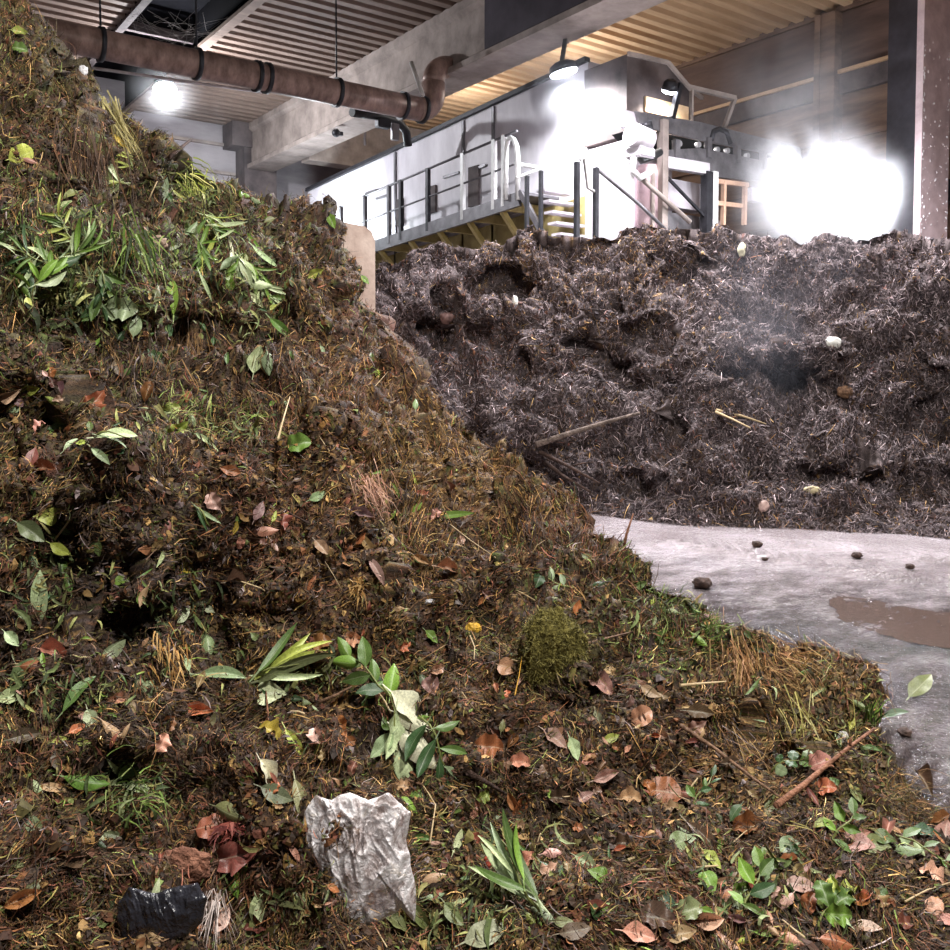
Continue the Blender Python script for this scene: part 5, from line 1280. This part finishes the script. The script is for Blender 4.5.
b.inputs['Roughness'].default_value = .32; b.inputs['Specular IOR Level'].default_value = .6; 
al = N(nt, 'ShaderNodeMapRange'); al.inputs[1].default_value = .36; al.inputs[2].default_value = .52; al.inputs[3].default_value = .35; al.inputs[4].default_value = .97
nt.links.new(n1.outputs['Fac'], al.inputs[0]); nt.links.new(al.outputs[0], b.inputs['Alpha'])
n2 = N(nt, 'ShaderNodeTexNoise', Scale=45.0, Detail=4, Distortion=1.5); nt.links.new(tc.outputs['Object'], n2.inputs['Vector'])
bp = N(nt, 'ShaderNodeBump', Strength=.8, Distance=.012); nt.links.new(n2.outputs['Fac'], bp.inputs['Height']); nt.links.new(bp.outputs['Normal'], b.inputs['Normal'])
ob, loc, k, x, y, zz = bag('plastic_bag', 359, 868, [(-47, -40), (-38, -56), (-24, -50), (-8, -57), (8, -50), (26, -56), (40, -44), (45, -40), (40, -18), (46, 8), (50, 34), (46, 52), (38, 34), (32, 46), (16, 56), (-2, 62), (-18, 58), (-24, 46), (-30, 22), (-36, 8), (-48, -8), (-50, -26)], 20, M_bag,
    'white plastic bag, crumpled and see-through, lying near the bottom of the heap', 3.0, wr=.016, rise=1.55)
s = MB()
p0_ = Vector(loc) + x * (-33 * k) - y * (8 * k) + zz * (.03)
s.beam(p0_ + y * (9 * k), p0_ - y * (9 * k), 5 * k, 2 * k, tuple(zz)); t_ = s.build('blue_strip', plain('blue_film', (40, 140, 176)), ob); t_['label'] = 'blue printed strip'
M_black = noise_mat('black_film', (30, 30, 36), (58, 58, 66), scale=14, rough=.26, bump=.4, bscale=30, spec=.7)
ob, *_ = bag('plastic_bag', 166, 920, [(-40, -10), (-30, -22), (-8, -18), (10, -24), (26, -26), (34, -14), (30, 6), (16, 18), (0, 24), (-16, 20), (-34, 24), (-40, 8)], 14, M_black, 'black plastic bag half buried in litter at the bottom of the heap', 8., wr=.006, rise=1.1)

# branches, sticks and stalks
M_bark = noise_mat('bark', (84, 60, 44), (136, 104, 80), scale=20, rough=.8, bump=.5, stretch=(1, 1, 1))
M_bark_r = noise_mat('reddish_bark', (110, 72, 52), (160, 112, 86), scale=22, rough=.8, bump=.5)
M_bark_d = noise_mat('dark_bark', (44, 32, 28), (84, 62, 52), scale=20, rough=.8, bump=.5)
M_pale = noise_mat('pale_stalk', (176, 150, 112), (212, 190, 150), scale=30, rough=.7)
def stick(name, pts, r, mat, label, cat, bvh=None, lift=.02, twigs=()):
    W = []
    for px, py in pts:
        h = hit(px, py, bvh)
        if h is None:
            W.append(W[-1] + (W[-1] - W[-2]) if len(W) > 1 else Vector(at(px, py, q=5))); continue
        loc, nor, d, dist = h
        W.append(loc - d * lift * 1.5 + Vector((0, 0, lift)))
    # keep the stick straight-ish in depth
    a, c = W[0], W[-1]
    W = [w.lerp(a.lerp(c, i / (len(W) - 1)), .55) for i, w in enumerate(W)]
    n = len(W); rs = [r * (1 - .55 * i / (n - 1)) for i in range(n)]
    s = MB(); s.tube(W, rs, 8); o = s.build(name, mat); tag(o, label, cat)
    for tw in twigs:
        i = tw[0]; s = MB(); d_ = (Vector(RT) * tw[1] + Vector(UP) * tw[2]).normalized() * tw[3]
        s.tube([W[i], W[i] + d_ * .5 + Vector((0, 0, .01)), W[i] + d_], [r * .5, r * .4, r * .2], 6); s.build('twig', mat, o)
    return o
stick('branch', [(776, 814), (800, 797), (822, 776), (846, 756), (874, 736)], .012, M_bark_r, 'reddish fallen branch pointing at the floor below the straw', 'branch', twigs=[(2, 1, -.4, .05), (3, .2, 1, .04)], lift=.03)
stick('stick', [(680, 730), (720, 755), (760, 790), (785, 806)], .009, M_bark, 'brown stick buried under the tangled grey dry grass', 'stick')
stick('stick', [(640, 877), (680, 875), (718, 872)], .006, M_pale, 'thin straight stick lying level below the rust curled leaf', 'stick')
stick('stick', [(318, 708), (336, 702), (352, 692)], .008, M_bark, 'short brown stick between the blade bundle and the cream sprig', 'stick')
stick('stick', [(168, 166), (180, 156), (190, 149)], .02, M_bark_d, 'broken stick end jutting from the upper ledge toward the hall', 'stick', lift=.06)
stick('branch', [(468, 778), (488, 788), (506, 800)], .011, M_bark_d, 'stubby dark branch beside the salmon crumpled leaf', 'branch')
stick('stick', [(575, 652), (600, 644), (632, 636)], .007, M_bark, 'brown stick reaching from the mossy clod toward the floor', 'stick')
stick('stick', [(680, 690), (700, 688), (726, 686)], .007, M_pale, 'pale stick lying level beside the combed straw tuft', 'stick')
stick('stalk', [(905, 908), (925, 894), (952, 888)], .003, M_pale, 'thin curved yellowish stalk at the heap toe', 'stalk')
stick('stalk', [(278, 450), (284, 425), (290, 406)], .006, M_pale, 'pale stalk standing beside the bright round leaf', 'stalk', lift=.05)
stick('stalk', [(228, 400), (238, 412), (246, 420)], .005, plain('pink_stalk', (196, 140, 116)), 'pinkish stalk above the pale grass mat', 'stalk')
stick('stalk', [(55, 545), (72, 522), (88, 503)], .004, M_pale, 'straw coloured stalk over the dark hollow', 'stalk')
stick('stalk', [(236, 585), (262, 588), (284, 610)], .003, M_pale, 'bent pale stalk below the middle bulge', 'stalk')
stick('stalk', [(450, 528), (470, 545), (496, 562)], .003, M_pale, 'long thin pale stalk below the bright long blade', 'stalk')
stick('stalk', [(515, 700), (520, 680), (522, 660)], .003, plain('yellow_stalk', (200, 150, 50)), 'yellow stalk beside the mossy clod', 'stalk')
stick('stalk', [(560, 690), (552, 672), (556, 660)], .003, M_pale, 'curly white stalk on the shaded foot of the mossy clod', 'stalk')
stick('stalk', [(470, 640), (478, 652), (474, 664)], .003, M_pale, 'pale stalk below the yellow petal', 'stalk')
stick('stalk', [(430, 850), (446, 800), (424, 792)], .003, M_pale, 'thin arched stalk beside the white plastic bag', 'stalk')
h_ = hit(623, 548); s = MB(); b0 = h_[0]; s.tube([b0 - Vector(UP) * .03, b0 + Vector(UP) * .08 + Vector(RT) * .02, b0 + Vector(UP) * .20 + Vector(RT) * .06], [.010, .008, .004], 7); tag(s.build('twig', M_bark_r), 'upright dark twig on the heap rim against the floor', 'twig')
# generic straws and twigs, one by one
for k in range(210):
    px, py = RL.uniform(5, 945), RL.uniform(40, 945)
    h = hit(px, py)
    if h is None: continue
    a = RL.uniform(0, PI); l = RL.uniform(10, 34); thin = RL.random() < .6
    pts = [(px - math.cos(a) * l / 2, py + math.sin(a) * l / 2), (px + RL.gauss(0, 2), py + RL.gauss(0, 2)), (px + math.cos(a) * l / 2, py - math.sin(a) * l / 2)]
    if any(hit(*p) is None for p in pts): continue
    dist = h[3]
    if max(abs(hit(*p)[3] - dist) for p in pts) > .35: continue
    m, cn, nm = RL.choice(((M_pale, 'pale dry', 'stalk'), (M_bark, 'brown', 'twig'), (M_bark_r, 'reddish', 'twig'), (M_pale, 'pale dry', 'stalk'), (M_bark_d, 'dark', 'twig')))
    o = stick(nm, pts, (.0018 if thin else .0035) * (.5 + .2 * dist), m, 'x', nm, lift=.012)
    del o['label']
    later_label(o, ('long ' if l > 24 else 'short ' if l < 15 else '') + cn + ' ' + nm, px, py)
ORD = ['', ', second', ', third', ', fourth', ', fifth', ', sixth', ', seventh', ', eighth', ', ninth', ', tenth']
for (lead, s), v in WAIT.items():
    v.sort(key=lambda p: p[0])
    for i, (dd, o) in enumerate(v):
        o['label'] = f'{lead} {s}' + (f'{ORD[min(i, 9)]} away' if len(v) > 1 and i else '')
# far heap things
stick('log', [(536, 456), (570, 443), (606, 432), (640, 424)], .042, noise_mat('grey_bark', (84, 72, 66), (138, 122, 112), scale=14, rough=.85, bump=.6), 'long grey branch leaning on the far heap above its dark twigs', 'branch', BVH_F, lift=.14)
stick('branch', [(540, 460), (570, 474), (600, 492)], .03, M_bark_d, 'thin dark branch at the foot of the far heap', 'branch', BVH_F, lift=.1, twigs=[(1, 1, .2, .3), (1, .8, -.6, .3)])
stick('branch', [(545, 470), (560, 484), (590, 500)], .03, M_bark_d, 'forked dark branch beside the rim of the near heap', 'branch', BVH_F, lift=.1)
stick('stick', [(716, 414), (742, 418), (766, 428)], .022, M_pale, 'pale stick on the lower face of the far heap', 'stick', BVH_F, lift=.05)
stick('stick', [(716, 416), (735, 424), (750, 432)], .02, M_pale, 'pale stick just below another on the far heap', 'stick', BVH_F, lift=.05)
def far_bit(name, px, py, rx, ry, mat, label, cat, seed):
    h = hit(px, py, BVH_F); loc, nor, d, dist = h; k = dist / F
    s = MB(); s.ball((0, 0, 0), 1, 3); 
    for v in s.bm.verts:
        f_ = 1 + .3 * float(gnoise(np.array([[v.co.x * 1.7 + seed, v.co.y * 1.7, v.co.z * 1.7]]))[0])
        c = v.co * f_; v.co = Vector(RT) * c.x * rx * k + Vector(UP) * c.y * ry * k - d * c.z * min(rx, ry) * k
    o = s.build(name, mat); o.location = loc - d * min(rx, ry) * k * .6
    return tag(o, label, cat)
far_bit('paper_scrap', 833, 343, 8, 6, plain('white_paper', (232, 232, 224)), 'white scrap in the middle of the far heap face', 'scrap', 1.)
far_bit('paper_scrap', 742, 250, 4, 7, plain('cream_scrap', (214, 210, 180)), 'cream scrap hanging under the steam on the far heap', 'scrap', 2.)
far_bit('paper_scrap', 515, 303, 3, 8, plain('white_paper', (232, 232, 224)), 'small white strip on the dark upper face of the far heap', 'scrap', 3.)
far_bit('wood_chunk', 846, 392, 9, 6, M_bark, 'brown wood chunk beside a dark hollow in the far heap', 'wood', 4.)
far_bit('wood_chunk', 447, 318, 7, 6, noise_mat('pinkish_wood', (84, 62, 58), (120, 92, 86), scale=14), 'pinkish lump under the overhang of the far heap', 'wood', 5.)
far_bit('stone', 764, 506, 5, 6, plain('pinkish_stone', (206, 176, 166)), 'pale pinkish stone at the foot of the far heap', 'stone', 6.)
far_bit('paper_scrap', 812, 490, 8, 4, plain('cream_scrap', (214, 200, 160)), 'cream scrap near the foot of the far heap', 'scrap', 7.)
# crumbs on the floor
for i, (px, py, r_, lab) in enumerate(((757, 546, 5, 'dark clod on the floor nearest the far heap foot'), (765, 560, 3, 'small dark clod on the floor below a larger one'), (857, 557, 5, 'dark clod on the tyre prints'), (910, 568, 4, 'dark clod on the tyre prints toward the floor edge'), (702, 586, 9, 'flat dark clod on the floor by the green weeds'), (842, 738, 7, 'dark clod on the wet floor at the heap edge'), (905, 735, 6, 'dark scrap on the wet floor below the standing leaf'))):
    p = at(px, py, Z=0.0); k = np.linalg.norm(p - CAM) / F
    s = MB(); s.ball((0, 0, 0), 1, 3)
    for v in s.bm.verts:
        f_ = 1 + .35 * float(gnoise(np.array([[v.co.x * 1.5 + i * 3, v.co.y * 1.5, v.co.z * 1.5]]))[0]); v.co = Vector((v.co.x * f_ * r_ * k, v.co.y * f_ * r_ * k, v.co.z * f_ * r_ * k * .6))
    o = s.build('soil_clod', M_bark_d); o.location = (p[0], p[1], r_ * k * .35); tag(o, lab, 'clod')
def floor_leaf(px, py, L, ang, shp, cl, label):
    p = Vector(at(px, py, Z=0.0)); k = (p - Vector(CAM)).length / F
    d = Vector(ray(px, py)).normalized(); n = (Vector((0, 0, .6)) - d * .6).normalized(); a = math.radians(ang)
    t = Vector(RT) * math.cos(a) + Vector(UP) * math.sin(a); t = (t - n * t.dot(n)).normalized()
    o = bpy.data.objects.new('green_leaf', TM[shp][0]); COL.objects.link(o)
    o.matrix_world = Matrix.Translation(p + Vector((0, 0, L * k * .3))) @ Matrix((t, n.cross(t), n)).transposed().to_4x4() @ Matrix.Diagonal((L * k, L * k, L * k, 1)); o.color = (*lin(*C_[cl]), 1)
    return tag(o, label, 'leaf')
floor_leaf(920, 695, 32, 60, 'oval', 'olive', 'olive leaf standing alone on the wet floor')
floor_leaf(924, 790, 24, -70, 'curl', 'brown', 'dark brown leaf on the wet floor at the heap toe')
floor_leaf(895, 722, 24, 5, 'lance', 'dark', 'dark green leaf flat on the wet floor below the standing leaf')
# ------------------------------------------------------------------ steam
def steam(name, label, c, size, dens, scale, col=(.95, .95, 1), edge=.5, thr=.45, aniso=.3, seed=0., stretch=(1, 1, .5)):
    bm = bmesh.new(); bmesh.ops.create_icosphere(bm, subdivisions=3, radius=1)
    me = bpy.data.meshes.new(name); bm.to_mesh(me); bm.free()
    m = bpy.data.materials.new(name); m.use_nodes = True; nt = m.node_tree
    for n in list(nt.nodes):
        if n.type != 'OUTPUT_MATERIAL': nt.nodes.remove(n)
    out = [n for n in nt.nodes if n.type == 'OUTPUT_MATERIAL'][0]
    vs = N(nt, 'ShaderNodeVolumePrincipled'); vs.inputs['Color'].default_value = (*col, 1); vs.inputs['Anisotropy'].default_value = aniso
    tc = N(nt, 'ShaderNodeTexCoord')
    ln = N(nt, 'ShaderNodeVectorMath', operation='LENGTH'); 
    dn = N(nt, 'ShaderNodeTexNoise', Scale=1.6, Detail=2); dm = N(nt, 'ShaderNodeMapping'); dm.inputs['Location'].default_value = (seed * 1.7, seed, 3); nt.links.new(tc.outputs['Object'], dm.inputs['Vector']); nt.links.new(dm.outputs['Vector'], dn.inputs['Vector'])
    ds = N(nt, 'ShaderNodeVectorMath', operation='SUBTRACT'); ds.inputs[1].default_value = (.5, .5, .5); nt.links.new(dn.outputs['Color'], ds.inputs[0])
    dk = N(nt, 'ShaderNodeVectorMath', operation='SCALE'); dk.inputs['Scale'].default_value = 1.1; nt.links.new(ds.outputs[0], dk.inputs[0])
    da = N(nt, 'ShaderNodeVectorMath', operation='ADD'); nt.links.new(tc.outputs['Object'], da.inputs[0]); nt.links.new(dk.outputs[0], da.inputs[1])
    l0 = N(nt, 'ShaderNodeVectorMath', operation='LENGTH'); nt.links.new(tc.outputs['Object'], l0.inputs[0])
    nt.links.new(da.outputs[0], ln.inputs[0])
    mxl = N(nt, 'ShaderNodeMath', operation='MAXIMUM'); nt.links.new(l0.outputs['Value'], mxl.inputs[0]); nt.links.new(ln.outputs['Value'], mxl.inputs[1])
    fo = N(nt, 'ShaderNodeMapRange'); fo.inputs[1].default_value = 1.0; fo.inputs[2].default_value = edge; fo.inputs[3].default_value = 0; fo.inputs[4].default_value = 1
    fo.interpolation_type = 'SMOOTHSTEP'
    nt.links.new(mxl.outputs[0], fo.inputs[0])
    mp = N(nt, 'ShaderNodeMapping'); mp.inputs['Scale'].default_value = (size[0] * stretch[0], size[1] * stretch[1], size[2] * stretch[2]); mp.inputs['Location'].default_value = (seed, seed * 2, 0)
    nt.links.new(tc.outputs['Object'], mp.inputs['Vector'])
    nz = N(nt, 'ShaderNodeTexNoise', Scale=scale, Detail=3, Roughness=.55, Distortion=.8); nt.links.new(mp.outputs['Vector'], nz.inputs['Vector'])
    r_ = N(nt, 'ShaderNodeMapRange'); r_.inputs[1].default_value = thr; r_.inputs[2].default_value = thr + .25; nt.links.new(nz.outputs['Fac'], r_.inputs[0])
    mu = N(nt, 'ShaderNodeMath', operation='MULTIPLY'); nt.links.new(fo.outputs[0], mu.inputs[0]); nt.links.new(r_.outputs[0], mu.inputs[1])
    m2 = N(nt, 'ShaderNodeMath', operation='MULTIPLY'); m2.inputs[1].default_value = dens; nt.links.new(mu.outputs[0], m2.inputs[0])
    nt.links.new(m2.outputs[0], vs.inputs['Density']); nt.links.new(vs.outputs[0], out.inputs['Volume'])
    o = link(name, me, m); o.location = c; o.scale = size
    return tag(o, label, 'steam', kind='stuff')
c = at(822, 202, q=16.4)
steam('steam', 'dense white steam cloud lit up over the crest of the far heap', c, (2.3, 1.5, 1.7), 2.2, .75, thr=.40, edge=.0)
c = at(790, 120, q=17.2)
steam('steam', 'thin steam rising against the side wall above the bright cloud', c, (2.6, 1.8, 3.2), .2, .6, thr=.42, edge=.1, seed=3.)
c = at(800, 350, q=12.6)
steam('steam', 'faint bluish steam drifting over the face of the far heap', c, (2.9, 1.0, 2.3), .22, .7, thr=.38, edge=.0, seed=7., col=(.86, .88, 1))
c = at(218, 150, q=17)
steam('steam', 'small wisp of steam before the far wall beside the near heap', c, (.9, .9, 1.3), .35, .9, thr=.44, edge=.05, seed=11.)
steam('steam', 'mist added to give the lamp on the white housing its glow', L1 + np.array([-.2, 0, 0]), (1.5, 1.5, 1.3), .22, .9, thr=.1, edge=.0, seed=13.)  # thin volumes added here and below so both lamps show a glow
steam('steam', 'mist added to give the lamp under the duct pipe its glow', L2, (1.3, 1.3, 1.1), .045, .9, thr=.1, edge=.0, seed=15.)
